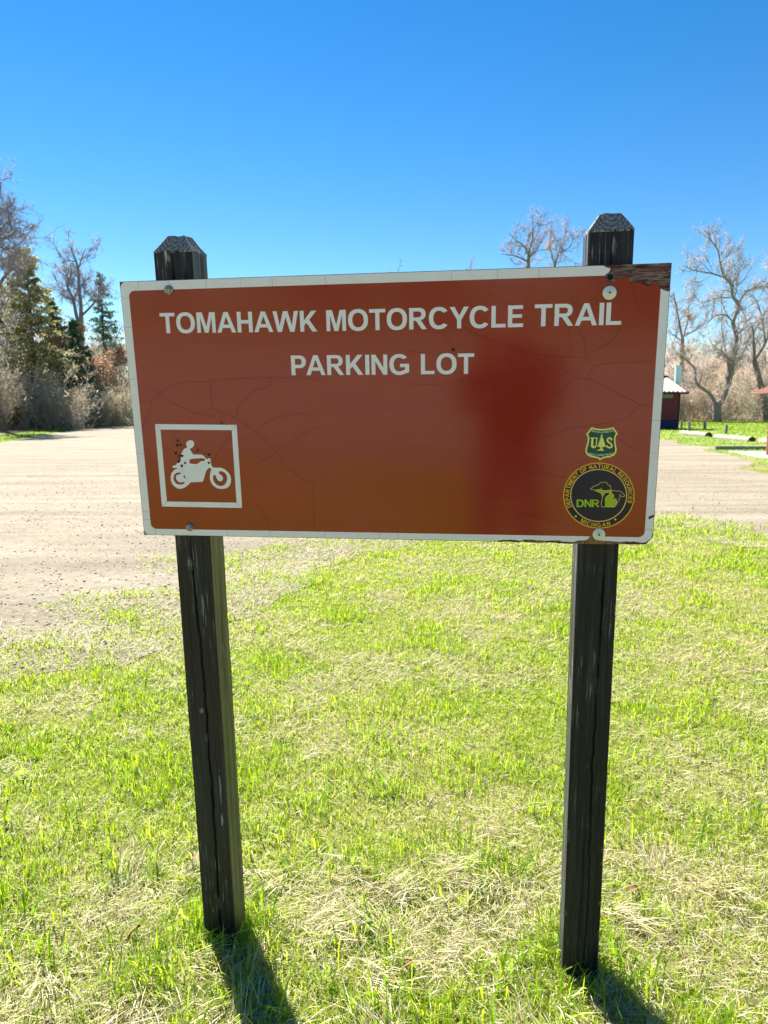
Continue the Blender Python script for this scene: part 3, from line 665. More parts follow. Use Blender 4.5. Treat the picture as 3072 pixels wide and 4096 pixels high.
# ------------------------------------------------------------------ posts: real grain, checks and knots in the mesh
PW = 0.0925
def post(xt, xb, ytop, seed, cracks, knots, chips, lit_side_tint):
    """xt/xb: centre line at the board's top and at the ground, in sign metres; posts stand behind the board"""
    y0_, y1_ = -1.66, ytop
    ny = 420
    ys = np.linspace(y0_, y1_, ny)
    t = (ys - (-1.53)) / (0.35 + 1.53); cx_ = xb + (xt - xb) * t
    h = PW / 2; V = []; F = []; T = []
    sides = []
    for side in range(4):
        nx = 48 if side == 0 else 18
        u = np.linspace(-h, h, nx)
        U, Y = np.meshgrid(u, ys)
        g = (fbm(U * 260 + side * 31, Y * 5.0, seed + side, 4) - 0.5) * 0.0022 + (fbm(U * 90 + side * 7, Y * 2.2, seed + 9 + side, 3) - 0.5) * 0.0016
        tint = np.zeros(U.shape + (3,))
        edge = (h - np.abs(U)) / 0.004; g = g - 0.0022 * np.clip(1 - edge, 0, 1) ** 2 * (0.5 + fbm(Y * 14, U * 0 + side, seed + 20))
        if side == 0:
            for (pts, wd, dp) in cracks:
                P = np.array(pts); xc = np.interp(Y, P[:, 1], P[:, 0], left=9, right=9) + (fbm(Y * 26, Y * 0, seed + 40) - 0.5) * 0.006
                fall = np.clip(np.minimum(Y - P[:, 1].min(), P[:, 1].max() - Y) / 0.12, 0, 1) ** 0.6
                g = g - 1.5 * dp * fall * np.exp(-((U - xc) / (wd * 1.25)) ** 2)
            for (kx, ky, kr) in knots:
                d = np.hypot(U - kx, (Y - ky) * 0.8) / kr
                g = g + 0.0012 * np.exp(-d ** 2) * np.sin(d * 9) - 0.0015 * np.exp(-((d - 1) / 0.18) ** 2)
            for (kx, ky, rx_, ry_, val) in chips:
                d = np.hypot((U - kx) / rx_, (Y - ky) / ry_) + (fbm(U * 400, Y * 120, seed + 60) - 0.5) * 1.2
                tint += np.clip(1.15 - d, 0, 0.6)[..., None] / 0.6 * np.array(val) * 1.15 * np.clip(fbm(U * 500, Y * 25, seed + 66) * 2.4 - 0.7, 0, 1)[..., None]
        else:
            s_t = lit_side_tint.get(side)
            if s_t is not None:
                st_ = np.clip(1.5 * fbm(U * 150, Y * 3.2, seed + 70, 4) - 0.25, 0.1, 1.0) * np.clip((h - np.abs(U)) / 0.003 , 0.0, 1)
                tint += st_[..., None] * np.array(s_t)
                g = g - 0.005 * np.exp(-((U - 0.004 - 0.012 * Y) / 0.0022) ** 2) * np.clip((Y + 1.5) * 4, 0, 1)
        X0, Z0 = U, h + g
        if side == 0: X, Z = X0, Z0
        elif side == 1: X, Z = Z0, -X0
        elif side == 2: X, Z = -X0, -Z0
        else: X, Z = -Z0, X0
        b = len(V) * 0 + sum(len(s) for s in sides)
        sides.append(np.stack([(X + cx_[:, None]).ravel(), Y.ravel(), (Z - h - BT - 0.0008).ravel()], 1)); T.append(tint.reshape(-1, 3))
        I = np.arange(nx * ny).reshape(ny, nx) + b
        F.append(np.stack([I[:-1, :-1], I[:-1, 1:], I[1:, 1:], I[1:, :-1]], -1).reshape(-1, 4))
    o = mesh_obj('post', np.concatenate(sides), np.concatenate(F), M['post'], sign, True, np.concatenate(T))
    # chamfered cap
    n = 15; cv, cf = [], []
    top_h, ins = 0.035, 0.26
    cxt = cx_[-1]
    for k, (s_, zz) in enumerate(((1.0, -0.004), (1.0, 0.0), (1 - ins, top_h * 0.5), (1 - 2 * ins, top_h))):
        for i in range(4 * n):
            e_, f_ = divmod(i, n); w_ = -h + 2 * h * f_ / n
            a = [(w_, h), (h, -w_), (-w_, -h), (-h, w_)][e_]
            jt = (fbm(np.array([i * 0.6 + k * 5]), np.array([seed * 1.0]), 3)[0] - 0.5) * (0.006 if k else 0.0)
            cv.append((cxt + a[0] * s_, ytop + zz + jt, a[1] * s_ - h - BT - 0.0008))
    for k in range(3):
        for i in range(4 * n):
            j = (i + 1) % (4 * n); cf.append((k * 4 * n + i, k * 4 * n + j, (k + 1) * 4 * n + j, (k + 1) * 4 * n + i))
    cf.append(tuple(3 * 4 * n + i for i in range(4 * n)))
    mesh_obj('post_cap', cv, cf, M['endgrain'], o)
    return o
pale = (0.28, 0.28, 0.26)
post(-0.484, -0.508, 0.368, 11,
     [([(0.004, -1.62), (0.006, -1.1), (0.004, -0.62), (-0.006, -0.40), (-0.004, -0.28)], 0.0016, 0.008), ([(0.000, 0.20), (-0.004, 0.38)], 0.002, 0.008), ([(0.026, 0.2), (0.029, 0.38)], 0.0014, 0.004), ([(0.02, -1.5), (0.026, -0.8)], 0.0009, 0.002), ([(-0.024, -1.2), (-0.02, -0.4)], 0.0008, 0.002)],
     [(-0.014, -0.385, 0.013), (0.024, -0.40, 0.012), (-0.01, -0.79, 0.008), (0.008, -1.05, 0.012), (-0.015, -1.42, 0.008), (0.018, -1.45, 0.012)],
     [(-0.012, -0.385, 0.006, 0.02, pale), (-0.008, -0.79, 0.006, 0.008, pale), (0.030, -1.02, 0.003, 0.05, pale), (0.030, -1.12, 0.003, 0.02, pale), (0.0, -0.44, 0.002, 0.03, pale), (0.002, -0.87, 0.008, 0.012, (0.12, 0.12, 0.10)), (-0.016, 0.355, 0.0035, 0.03, (0.42, 0.40, 0.34)), (-0.009, 0.35, 0.003, 0.008, pale), (0.027, 0.345, 0.003, 0.03, (0.1, 0.1, 0.1)), (-0.014, -1.42, 0.004, 0.004, pale), (0.005, -1.40, 0.003, 0.03, (0.16, 0.16, 0.15)), (-0.012, 0.0, 0.004, 0.05, pale)],
     {1: (0.16, 0.145, 0.045)})  # olive light bounced off the grass, painted into the right face
post(0.489, 0.503, 0.375, 23,
     [([(0.010, -1.62), (0.012, -1.3), (0.008, -0.9), (0.012, -0.62), (0.016, -0.30)], 0.0013, 0.007), ([(-0.004, -1.5), (-0.002, -0.95)], 0.0010, 0.004), ([(0.004, 0.2), (0.0, 0.39)], 0.0014, 0.006), ([(-0.016, 0.2), (-0.02, 0.39)], 0.002, 0.006), ([(0.03, -1.4), (0.03, -0.7)], 0.0010, 0.003), ([(-0.025, -1.1), (-0.02, -0.4)], 0.0008, 0.003)],
     [(0.018, -0.44, 0.013), (-0.002, -0.88, 0.011), (-0.02, -0.405, 0.005), (0.006, -1.30, 0.009)],
     [(0.006, 0.340, 0.0042, 0.020, (0.36, 0.26, 0.22)), (-0.002, -0.88, 0.005, 0.008, (0.10, 0.10, 0.095)), (0.0, -0.6, 0.006, 0.03, (0.06, 0.06, 0.06)), (0.042, -1.12, 0.003, 0.008, (0.35, 0.22, 0.05)), (0.043, -1.16, 0.003, 0.006, (0.35, 0.22, 0.05)), (0.043, -1.28, 0.003, 0.006, (0.35, 0.22, 0.05)), (0.043, -1.37, 0.003, 0.005, (0.35, 0.22, 0.05)), (-0.042, -1.32, 0.002, 0.01, pale), (-0.043, -0.5, 0.0015, 0.06, (0.2, 0.18, 0.12)), (-0.043, -1.1, 0.0015, 0.03, pale)],
     {3: (0.055, 0.055, 0.055)})  # grey grain of the sunlit left face, lightened in its colour
#--SCENERY--
# ------------------------------------------------------------------ branching helpers
class Tri:                                           # collects triangles with a colour per vertex
    def __init__(s): s.v = []; s.f = []; s.t = []; s.n = 0
    def add(s, v, f, t):
        v = np.asarray(v, np.float32); s.v.append(v); s.f.append(np.asarray(f, np.int64) + s.n)
        s.t.append(np.broadcast_to(np.asarray(t, np.float32), v.shape)); s.n += len(v)
    def arrays(s): return np.concatenate(s.v), np.concatenate(s.f), np.concatenate(s.t)
    def obj(s, name, material, parent=None, smooth=False):
        v, f, t = s.arrays(); return mesh_obj(name, v, f, material, parent, smooth, t)
def tube(T, P, rad, sides, col):
    P = np.asarray(P, float); n = len(P); rad = np.asarray(rad, float)
    D = np.gradient(P, axis=0); D /= np.linalg.norm(D, axis=1)[:, None] + 1e-9
    ref = np.array([0.31, 0.95, 0.05]); A = np.cross(D, ref); A /= np.linalg.norm(A, axis=1)[:, None] + 1e-9; B = np.cross(D, A)
    a = np.arange(sides) * 2 * np.pi / sides
    V = P[:, None] + rad[:, None, None] * (np.cos(a)[None, :, None] * A[:, None] + np.sin(a)[None, :, None] * B[:, None])
    I = np.arange(n * sides).reshape(n, sides); J = np.roll(I, -1, 1)
    q = np.stack([I[:-1], J[:-1], J[1:], I[1:]], -1).reshape(-1, 4)
    T.add(V.reshape(-1, 3), np.concatenate([q[:, [0, 1, 2]], q[:, [0, 2, 3]]]), col)
def spikes(T, P0, P1, w, cols):                      # many thin three-sided twigs at once
    P0 = np.asarray(P0); P1 = np.asarray(P1); n = len(P0)
    D = P1 - P0; A = np.cross(D, np.array([0.2, 0.3, 1.0])); A /= np.linalg.norm(A, axis=1)[:, None] + 1e-9
    B = np.cross(D, A); B /= np.linalg.norm(B, axis=1)[:, None] + 1e-9
    w = np.broadcast_to(np.asarray(w, float), (n,))[:, None]
    V = np.stack([P0 + A * w, P0 + (-0.5 * A + 0.87 * B) * w, P0 + (-0.5 * A - 0.87 * B) * w, P1], 1)
    b = np.arange(n)[:, None] * 4
    F = np.concatenate([b + np.array([[0, 1, 3]]), b + np.array([[1, 2, 3]]), b + np.array([[2, 0, 3]])])
    T.add(V.reshape(-1, 3), F, np.repeat(np.broadcast_to(cols, (n, 3)), 4, axis=0))
def leaves(T, C, size, cols, r_, flat_=0.0):         # small two-triangle leaves in random attitudes
    n = len(C); U = r_.normal(size=(n, 3)); U /= np.linalg.norm(U, axis=1)[:, None]
    W = r_.normal(size=(n, 3)); W -= U * (W * U).sum(1)[:, None]; W /= np.linalg.norm(W, axis=1)[:, None]
    s = np.broadcast_to(np.asarray(size, float), (n,))[:, None]
    V = np.stack([C - U * s, C + W * s * 0.55, C + U * s, C - W * s * 0.55], 1)
    b = np.arange(n)[:, None] * 4
    F = np.concatenate([b + np.array([[0, 1, 2]]), b + np.array([[0, 2, 3]])])
    T.add(V.reshape(-1, 3), F, np.repeat(np.broadcast_to(cols, (n, 3)), 4, axis=0))
def unit(v): return v / (np.linalg.norm(v, axis=-1, keepdims=True) + 1e-9)

def grow(limbs, r_, twig_col, n1=13, l1=(1.3, 3.4), n2=10, n3=9, up=0.35, tip=0.9, bark=(0.24, 0.21, 0.19), twig_w=0.011):
    """limbs: list of (points, r0, r1) -> woody frame and twig crown"""
    wood, crown = Tri(), Tri()
    for P, ra, rb in limbs:
        P = np.array(spline(P, 5)); n = len(P)
        tube(wood, P, np.linspace(ra, rb, n) * (1 + 0.12 * (r_.random(n) - 0.5)), 7 if ra > 0.12 else 5, np.array(bark) * (0.85 + 0.3 * r_.random()))
        seg = np.linalg.norm(np.diff(P, axis=0), axis=1); L = seg.sum(); cum = np.concatenate([[0], np.cumsum(seg)])
        if ra > 0.16 and L < 3.5: continue
        for k in range(max(2, int(n1 * min(1.4, L / 4.5)))):
            s = (0.22 + 0.80 * r_.random()) * L if ra > 0.1 else r_.random() * L
            s = min(s, L * 0.999); i = min(np.searchsorted(cum, s, 'right') - 1, n - 2)
            p = P[i] + (P[i + 1] - P[i]) * ((s - cum[i]) / (seg[i] + 1e-9)); d = unit(P[i + 1] - P[i])
            rnd = unit(r_.normal(size=3)); q_ = unit(d * 0.55 + rnd * 0.85 + np.array([0, 0, up]))
            ln = r_.uniform(*l1) * (1 - 0.4 * s / L); m = 5
            B = [p]; dd = q_
            for _ in range(m):
                dd = unit(dd + 0.28 * r_.normal(size=3) + np.array([0, 0, 0.07])); B.append(B[-1] + dd * ln / m)
            B = np.array(B); tube(crown, B, np.linspace(max(0.02, ln * 0.014), 0.010, m + 1), 4, np.array(bark) * r_.uniform(0.9, 1.35))
            for j in range(n2):
                t = 0.25 + 0.75 * r_.random(); ii = min(int(t * m), m - 1); p2 = B[ii] + (B[ii + 1] - B[ii]) * (t * m - ii)
                d2 = unit(unit(B[ii + 1] - B[ii]) * 0.8 + r_.normal(size=3) * 0.75 + np.array([0, 0, 0.25])); l2 = ln * r_.uniform(0.25, 0.5)
                mid = p2 + d2 * l2 * 0.5; d3 = unit(d2 + r_.normal(size=3) * 0.35 + np.array([0, 0, 0.2])); end = mid + d3 * l2 * 0.5
                spikes(crown, [p2, mid], [mid + d2 * 0.1, end], [0.018, 0.013], np.array(twig_col) * r_.uniform(0.8, 1.2))
                t3 = r_.random(n3)[:, None]; S0 = np.where(t3 < 0.5, p2 + (mid - p2) * t3 * 2, mid + (end - mid) * (t3 * 2 - 1))
                D3 = unit(d3 * 0.7 + r_.normal(size=(n3, 3)) * 0.7 + np.array([0, 0, 0.2])); L3 = (l2 * r_.uniform(0.35, 0.8, n3))[:, None]
                spikes(crown, S0, S0 + D3 * L3, twig_w * 0.8, np.array(twig_col) * r_.uniform(0.8, 1.25, (n3, 1)))
    return wood, crown
def bare_tree(name, limbs, base, seed, label, group=None, twig=(0.24, 0.19, 0.17), leafc=None, nleaf=0, **kw):
    r_ = np.random.default_rng(seed)
    wood, crown = grow([([np.array(p, float) - base for p in P], a, b) for P, a, b in limbs], r_, twig, **kw)
    root = empty(name, base); tag(root, label, 'tree', group)
    wood.obj('trunk', M['twig'], root, True)
    if nleaf:
        v = np.concatenate(crown.v); pick = v[r_.integers(0, len(v), nleaf)] + r_.normal(size=(nleaf, 3)) * 0.12
        lf = Tri(); leaves(lf, pick, r_.uniform(0.03, 0.07, nleaf), np.array(leafc) * r_.uniform(0.7, 1.3, (nleaf, 1)), r_)
        crown.obj('crown', M['twig'], root); lf.obj('leaves', M['leaf'], root)
    else: crown.obj('crown', M['twig'], root)
    return root
def px_limbs(z0, y0, s, depth, lst, seed, sway=1.3):
    """limbs drawn in an enlarged crop, laid out at the tree's own distance with depth to its crown"""
    r_ = np.random.default_rng(seed); out_ = []
    for pts, ra, rb in lst:
        k = r_.uniform(-1, 1) * sway; P = []
        for i, (a, b) in enumerate(pts):
            d = depth + k * (i / max(1, len(pts) - 1)) * 1.6
            P.append(at_depth(z0 + a / s, y0 + b / s, d))
        out_.append((P, ra, rb))
    return out_

# ------------------------------------------------------------------ the trees one can tell apart
D1 = 68.0
big = [(p_, a_ * 0.66, b_ * 0.7) for p_, a_, b_ in [([(505, 1655), (495, 1590), (492, 1510)], 0.62, 0.50), ([(492, 1520), (530, 1470), (562, 1400), (590, 1300), (595, 1190), (630, 1080), (635, 1000), (610, 900)], 0.46, 0.27),
       ([(610, 905), (650, 780), (610, 710), (595, 620), (545, 560), (520, 480), (500, 370), (440, 280), (430, 190)], 0.27, 0.04), ([(490, 1515), (440, 1430), (345, 1350), (330, 1250), (280, 1190), (230, 1150)], 0.27, 0.07),
       ([(545, 570), (450, 540), (330, 520), (240, 480)], 0.13, 0.03), ([(650, 760), (720, 670), (830, 640), (900, 655)], 0.15, 0.04), ([(620, 730), (640, 640), (650, 520), (680, 440)], 0.11, 0.03),
       ([(612, 900), (560, 850), (490, 850), (440, 890), (390, 930)], 0.12, 0.03), ([(635, 1000), (690, 950), (740, 910), (800, 900)], 0.12, 0.03), ([(600, 1190), (570, 1150), (520, 1110), (450, 1060)], 0.11, 0.03),
       ([(600, 720), (520, 720), (400, 750), (320, 735)], 0.08, 0.02), ([(520, 470), (560, 410), (600, 380)], 0.06, 0.02), ([(560, 1400), (600, 1330), (615, 1200), (640, 1100)], 0.16, 0.06)]]
bare_tree('bare_tree', px_limbs(2600, 800, 1.8432, D1, big, 1), at_depth(2874, 1690, D1) * np.array([1, 1, 0]), 101, 'tall crooked bare tree with a leaning forked trunk behind the bollards', n1=13, n2=10, n3=8, l1=(1.4, 3.6), twig=(0.34, 0.31, 0.29), leafc=(0.46, 0.36, 0.16), nleaf=400)
lt = [([(240, 1650), (238, 1300), (236, 1190), (240, 1020)], 0.28, 0.17), ([(240, 1030), (215, 900), (190, 770), (170, 680)], 0.13, 0.03), ([(242, 1020), (275, 900), (285, 800), (290, 720)], 0.11, 0.03), ([(245, 1010), (330, 960), (400, 920)], 0.09, 0.02), ([(236, 1040), (180, 1000), (130, 960)], 0.09, 0.02)]
bare_tree('bare_tree', px_limbs(2600, 800, 1.8432, 74, lt, 2), at_depth(2730, 1690, 74) * np.array([1, 1, 0]), 102, 'slim bare tree standing behind the vent pipe of the outhouse', n1=10, twig=(0.40, 0.31, 0.26))
rt = [([(860, 1650), (850, 1480), (800, 1300), (770, 1180)], 0.34, 0.22), ([(770, 1190), (765, 1050), (760, 960), (740, 900)], 0.18, 0.04), ([(770, 1180), (850, 1050), (900, 900), (930, 720)], 0.18, 0.04), ([(850, 1060), (830, 900), (800, 780), (760, 700)], 0.12, 0.03), ([(900, 900), (880, 760), (890, 600), (900, 480)], 0.12, 0.03), ([(845, 1480), (880, 1380), (960, 1280)], 0.15, 0.05)]
bare_tree('bare_tree', px_limbs(2600, 800, 1.8432, 71, rt, 3), at_depth(3066, 1690, 71) * np.array([1, 1, 0]), 103, 'spreading bare tree with twisted limbs in the thicket behind the kiosk', n1=11, twig=(0.38, 0.30, 0.26))
lb = [([(640, 1960), (645, 1700), (650, 1450), (650, 1210)], 0.34, 0.26), ([(655, 1215), (652, 1120), (650, 1020), (635, 900), (630, 760), (600, 660), (570, 580)], 0.19, 0.04), ([(640, 1210), (615, 1130), (590, 1010), (545, 900), (530, 850), (500, 790)], 0.17, 0.04),
      ([(658, 1130), (730, 1060), (790, 990), (835, 940)], 0.11, 0.03), ([(630, 760), (660, 660), (690, 590)], 0.07, 0.02), ([(620, 700), (560, 690), (500, 700)], 0.06, 0.02), ([(545, 900), (560, 830), (590, 780)], 0.07, 0.02), ([(590, 1000), (640, 900), (690, 880)], 0.05, 0.02), ([(540, 930), (490, 930), (450, 920)], 0.06, 0.02)]
bare_tree('bare_tree', px_limbs(0, 700, 2.0117, 60, lb, 4), at_depth(318, 1690, 60) * np.array([1, 1, 0]), 104, 'bare tree with a high twin trunk rising between the two spruces', n1=14, l1=(1.2, 2.8), twig=(0.30, 0.28, 0.29))
fl = [([(-60, 1980), (-70, 1600), (-60, 1300), (-60, 1000)], 0.36, 0.25), ([(-60, 1010), (0, 880), (60, 790), (170, 720)], 0.16, 0.05), ([(-60, 1000), (-60, 800), (-20, 700), (60, 670), (80, 740)], 0.13, 0.03), ([(-70, 1000), (-50, 700), (-20, 540), (80, 490), (140, 430)], 0.17, 0.03),
      ([(-40, 700), (-10, 580), (50, 600), (150, 560)], 0.09, 0.02), ([(-60, 640), (-30, 420), (-20, 300), (0, 130), (10, 60)], 0.12, 0.03), ([(40, 820), (90, 860), (140, 920)], 0.06, 0.02), ([(-30, 480), (40, 400), (100, 360)], 0.07, 0.02)]
bare_tree('bare_tree', px_limbs(0, 700, 2.0117, 46, fl, 5), at_depth(-30, 1700, 46) * np.array([1, 1, 0]), 105, 'wide bare tree reaching over the yellowish spruce', n1=17, l1=(1.4, 3.2), twig=(0.30, 0.28, 0.29))
ov = [([(715, 900), (712, 600), (710, 370), (710, 300)], 0.3, 0.15), ([(710, 305), (690, 260), (640, 220), (605, 185)], 0.12, 0.03), ([(712, 300), (725, 240), (735, 200), (735, 120)], 0.12, 0.03), ([(705, 340), (640, 310), (560, 300)], 0.09, 0.02), ([(715, 320), (770, 250), (790, 200)], 0.08, 0.02)]
bare_tree('bare_tree', px_limbs(1600, 800, 1.3825, 72, ov, 6), at_depth(2115, 1690, 72) * np.array([1, 1, 0]), 106, 'bare tree whose crown shows over the board between the post tops', n1=12, l1=(1.2, 3.0), twig=(0.32, 0.28, 0.29))
ov = [([(850, 900), (848, 500), (855, 360)], 0.24, 0.14), ([(855, 365), (880, 280), (900, 220), (930, 160)], 0.1, 0.02), ([(855, 360), (830, 260), (840, 150)], 0.1, 0.02), ([(880, 290), (940, 260), (960, 200)], 0.07, 0.02)]
bare_tree('bare_tree', px_limbs(1600, 800, 1.3825, 75, ov, 7), at_depth(2213, 1690, 75) * np.array([1, 1, 0]), 107, 'pinkish bare tree whose crown shows beside the taller post top', n1=13, l1=(1.2, 3.0), twig=(0.40, 0.33, 0.31))

# generic bare trees filling the wood edge
def generic_limbs(seed, H):
    r_ = np.random.default_rng(seed); L = []
    fork = H * r_.uniform(0.3, 0.45); p = np.zeros(3); P = [p]
    for i in range(3): p = p + np.array([r_.normal() * 0.25, r_.normal() * 0.25, fork / 3]); P.append(p)
    L.append((P, H * 0.014, H * 0.010))
    for k in range(r_.integers(3, 6)):
        a = r_.uniform(0, 6.28); d = unit(np.array([math.cos(a) * 0.45, math.sin(a) * 0.45, 1.0])); P2 = [p]; q_ = p
        for i in range(5):
            d = unit(d + r_.normal(size=3) * 0.22 + np.array([0, 0, 0.06])); q_ = q_ + d * (H - fork) / 5 * r_.uniform(0.75, 1.1); P2.append(q_)
        L.append((P2, H * 0.0075, 0.025))
    return L
proto = []
for k, H in enumerate((13.0, 16.0, 10.5)):
    r_ = np.random.default_rng(200 + k)
    wood, crown = grow(generic_limbs(300 + k, H), r_, [(0.38, 0.30, 0.26), (0.33, 0.29, 0.28), (0.44, 0.33, 0.27)][k], n1=13, n2=7, n3=6, l1=(1.0, 2.8))
    root = empty('bare_tree', (0, 0, 0)); wood.obj('trunk', M['twig'], root, True); crown.obj('crown', M['twig'], root); proto.append([root, False])
spots = [(-34, 66, 0), (-31, 78, 2), (-16, 82, 0), (-10, 84, 2), (-6, 80, 0), (0, 84, 2), (5, 82, 1), (10, 80, 2), (19.5, 86, 0), (24, 82, 2), (28, 84, 0), (38, 80, 0), (41, 78, 2), (45, 86, 1), (34, 90, 0), (-20, 76, 2), (-26, 84, 1), (-38, 56, 0), (54, 78, 1), (60, 72, 0), (67, 70, 2), (74, 64, 0), (82, 60, 1), (90, 54, 0), (96, 46, 2), (-40, 48, 2), (-44, 38, 0), (-42, 28, 1)]
for i, (x, y, k) in enumerate(spots):
    root, used = proto[k]
    o = root if not used else copy_tree(root)
    proto[k][1] = True
    o.location = (x + rng.uniform(-0.8, 0.8), y + rng.uniform(-1, 1), 0); o.rotation_euler = (0, 0, rng.uniform(0, 6.28)); s_ = rng.uniform(0.85, 1.12); o.scale = (s_, s_, s_)
    tag(o, 'leafless tree in the far wood edge behind the thicket', 'tree', 'leafless trees in the far wood edge')

def conifer(name, base, H, Rb, seed, label, cols, nb=260, z_start=0.06, sparse=1.0, power=0.8):
    r_ = np.random.default_rng(seed); root = empty(name, base); tag(root, label, 'tree')
    w = Tri(); tube(w, [(0, 0, 0), (0.05, 0, H * 0.5), (0, 0.03, H * 0.98)], [H * 0.016, H * 0.010, 0.02], 7, (0.09, 0.075, 0.065)); 
    c = Tri()
    for i in range(nb):
        t = z_start + (1 - z_start) * ((i + r_.random()) / nb); z = t * H
        L = Rb * (1 - t) ** power * r_.uniform(0.45, 1.18) + 0.15; a = r_.uniform(0, 6.283); L = L * (0.65 + 0.6 * float(vnoise(a * 1.2, t * 6.0, seed)))
        d = np.array([math.cos(a), math.sin(a), 0]); rise = 0.55 * t - 0.12 + r_.normal() * 0.16
        m = 5; s = np.linspace(0, 1, m)[:, None]
        P = np.array([0, 0, z]) + d * L * s + np.array([0, 0, 1]) * (rise * L * s - 0.30 * L * s ** 2 + 0.12 * L * s ** 3)
        tube(w, P, np.linspace(0.03, 0.008, m), 3, (0.10, 0.08, 0.065))
        n = int((16 + 34 * L) * sparse)
        tt = r_.random(n) ** 0.7; k = tt * (m - 1); ii = np.minimum(k.astype(int), m - 2); C = P[ii] + (P[ii + 1] - P[ii]) * (k - ii)[:, None]
        side = np.cross(d, [0, 0, 1]); spread = (0.30 * L * (1 - tt * 0.75))[:, None] * r_.uniform(-1, 1, (n, 1))
        E_ = C + side * spread + d * np.abs(spread) * 0.6 + np.array([0, 0, 1]) * r_.normal(size=(n, 1)) * 0.05 - np.array([0, 0, 1]) * np.abs(spread) * 0.25
        cc = np.array(cols[0]) + (np.array(cols[1]) - np.array(cols[0])) * np.clip(r_.normal(0.4, 0.3, (n, 1)) + 0.5 * (t - 0.5) * (len(cols) > 2), 0, 1)
        leaves(c, 0.35 * C + 0.65 * E_ + r_.normal(size=(n, 3)) * 0.07, r_.uniform(0.05, 0.17, n), cc, r_)
    w.obj('trunk', M['twig'], root, True); c.obj('crown', M['needle'], root)
    return root
def base_at(u, y): b = at_depth(u, 1690, y); b[2] = 0; return b
conifer('spruce_tree', base_at(150, 52), 12.4, 4.3, 1, 'tall yellowish green spruce standing behind grey brush', [(0.13, 0.16, 0.065), (0.58, 0.52, 0.26), 1], nb=330, sparse=0.75, power=0.7)
conifer('spruce_tree', base_at(318, 55), 7.8, 2.6, 2, 'small dark green spruce with a bare lower stem in the brush', [(0.05, 0.12, 0.06), (0.17, 0.25, 0.13)], nb=180, z_start=0.12)
conifer('spruce_tree', base_at(432, 66), 13.2, 3.2, 3, 'open blue green spruce showing beside the left edge of the board', [(0.05, 0.13, 0.085), (0.16, 0.27, 0.17)], nb=170, sparse=0.6)
conifer('spruce_tree', base_at(-120, 58), 12.0, 3.6, 5, 'dark spruce deep behind the wide bare tree', [(0.05, 0.08, 0.04), (0.2, 0.2, 0.09)], nb=220)

conifer('spruce_tree', base_at(40, 56), 10.5, 3.4, 8, 'olive spruce half hidden by the grey brush beside the yellowish spruce', [(0.10, 0.13, 0.055), (0.36, 0.34, 0.17)], nb=230, sparse=0.75, power=0.7)
conifer('spruce_tree', base_at(240, 57), 9.6, 3.0, 9, 'mid green spruce standing between the yellowish and the small dark spruce', [(0.08, 0.12, 0.055), (0.28, 0.29, 0.15)], nb=210, sparse=0.75, power=0.75)
# oak saplings keeping their russet leaves
def leafy_tree(base, H, W, seed, label, col, n=5200):
    r_ = np.random.default_rng(seed); root = empty('oak_tree', base); tag(root, label, 'tree')
    wood, crown = grow([([np.array(p) for p in P], a * 0.7, b) for P, a, b in generic_limbs(seed, H)], r_, (0.2, 0.15, 0.12), n1=10, n2=6, n3=3, l1=(0.8, W))
    v = np.concatenate(crown.v); pick = v[r_.integers(0, len(v), n)] + r_.normal(size=(n, 3)) * 0.16
    lf = Tri(); leaves(lf, pick, r_.uniform(0.05, 0.11, n), np.array(col) * r_.uniform(0.6, 1.35, (n, 1)), r_)
    wood.obj('trunk', M['twig'], root, True); crown.obj('crown', M['twig'], root); lf.obj('leaves', M['leaf'], root)
leafy_tree(base_at(385, 58), 8.2, 2.2, 71, 'russet leaved young oak in front of the open spruce', (0.52, 0.29, 0.15))
leafy_tree(base_at(475, 60), 6.2, 2.0, 72, 'low pale brown oak beside the left edge of the board', (0.50, 0.36, 0.25))

# ------------------------------------------------------------------ thicket: bare brush that reads as one mass
def bush(seed, H, ns, budding):
    r_ = np.random.default_rng(seed); T = Tri()
    P0, P1, Wd = [], [], []; tips = []
    for k in range(ns):
        p = np.array([r_.normal() * 0.7, r_.normal() * 0.7, 0]); a = r_.uniform(0, 6.28); d = unit(np.array([math.cos(a) * 0.4, math.sin(a) * 0.4, 1.0])); h = H * r_.uniform(0.5, 1.1)
        for i in range(5):
            d = unit(d + r_.normal(size=3) * 0.16); e_ = p + d * h / 5; P0.append(p); P1.append(e_ + d * 0.15); Wd.append(0.022 * (1 - i / 6))
            for j in range(3 + i):
                b = p + (e_ - p) * r_.random(); dd = unit(d * 0.7 + r_.normal(size=3) * 0.6 + np.array([0, 0, 0.2])); l = r_.uniform(0.4, 1.3); c_ = b + dd * l
                P0.append(b); P1.append(c_); Wd.append(0.016)
                for _ in range(4):
                    b2 = b + (c_ - b) * r_.uniform(0.2, 1); d3 = unit(dd * 0.6 + r_.normal(size=3) * 0.7 + np.array([0, 0, 0.2])); c2 = b2 + d3 * r_.uniform(0.2, 0.6); P0.append(b2); P1.append(c2); Wd.append(0.013); tips.append(c2)
            p = e_
    P0, P1 = np.array(P0), np.array(P1)
    spikes(T, P0, P1, np.array(Wd), r_.uniform(0.75, 1.25, (len(P0), 1)) * np.ones(3))
    V, F, t = T.arrays()
    if budding:
        Tl = Tri(); tips = np.array(tips); sel = tips[r_.integers(0, len(tips), budding)]
        leaves(Tl, sel + r_.normal(size=sel.shape) * 0.05, r_.uniform(0.04, 0.085, len(sel)), np.ones(3), r_)
        return (V, F, t), Tl.arrays()
    return (V, F, t), None
bushes = [bush(400 + i, h, 9, b) for i, (h, b) in enumerate([(5.0, 900), (4.0, 1300), (6.5, 700), (3.0, 1000), (7.5, 600), (2.2, 500)])]
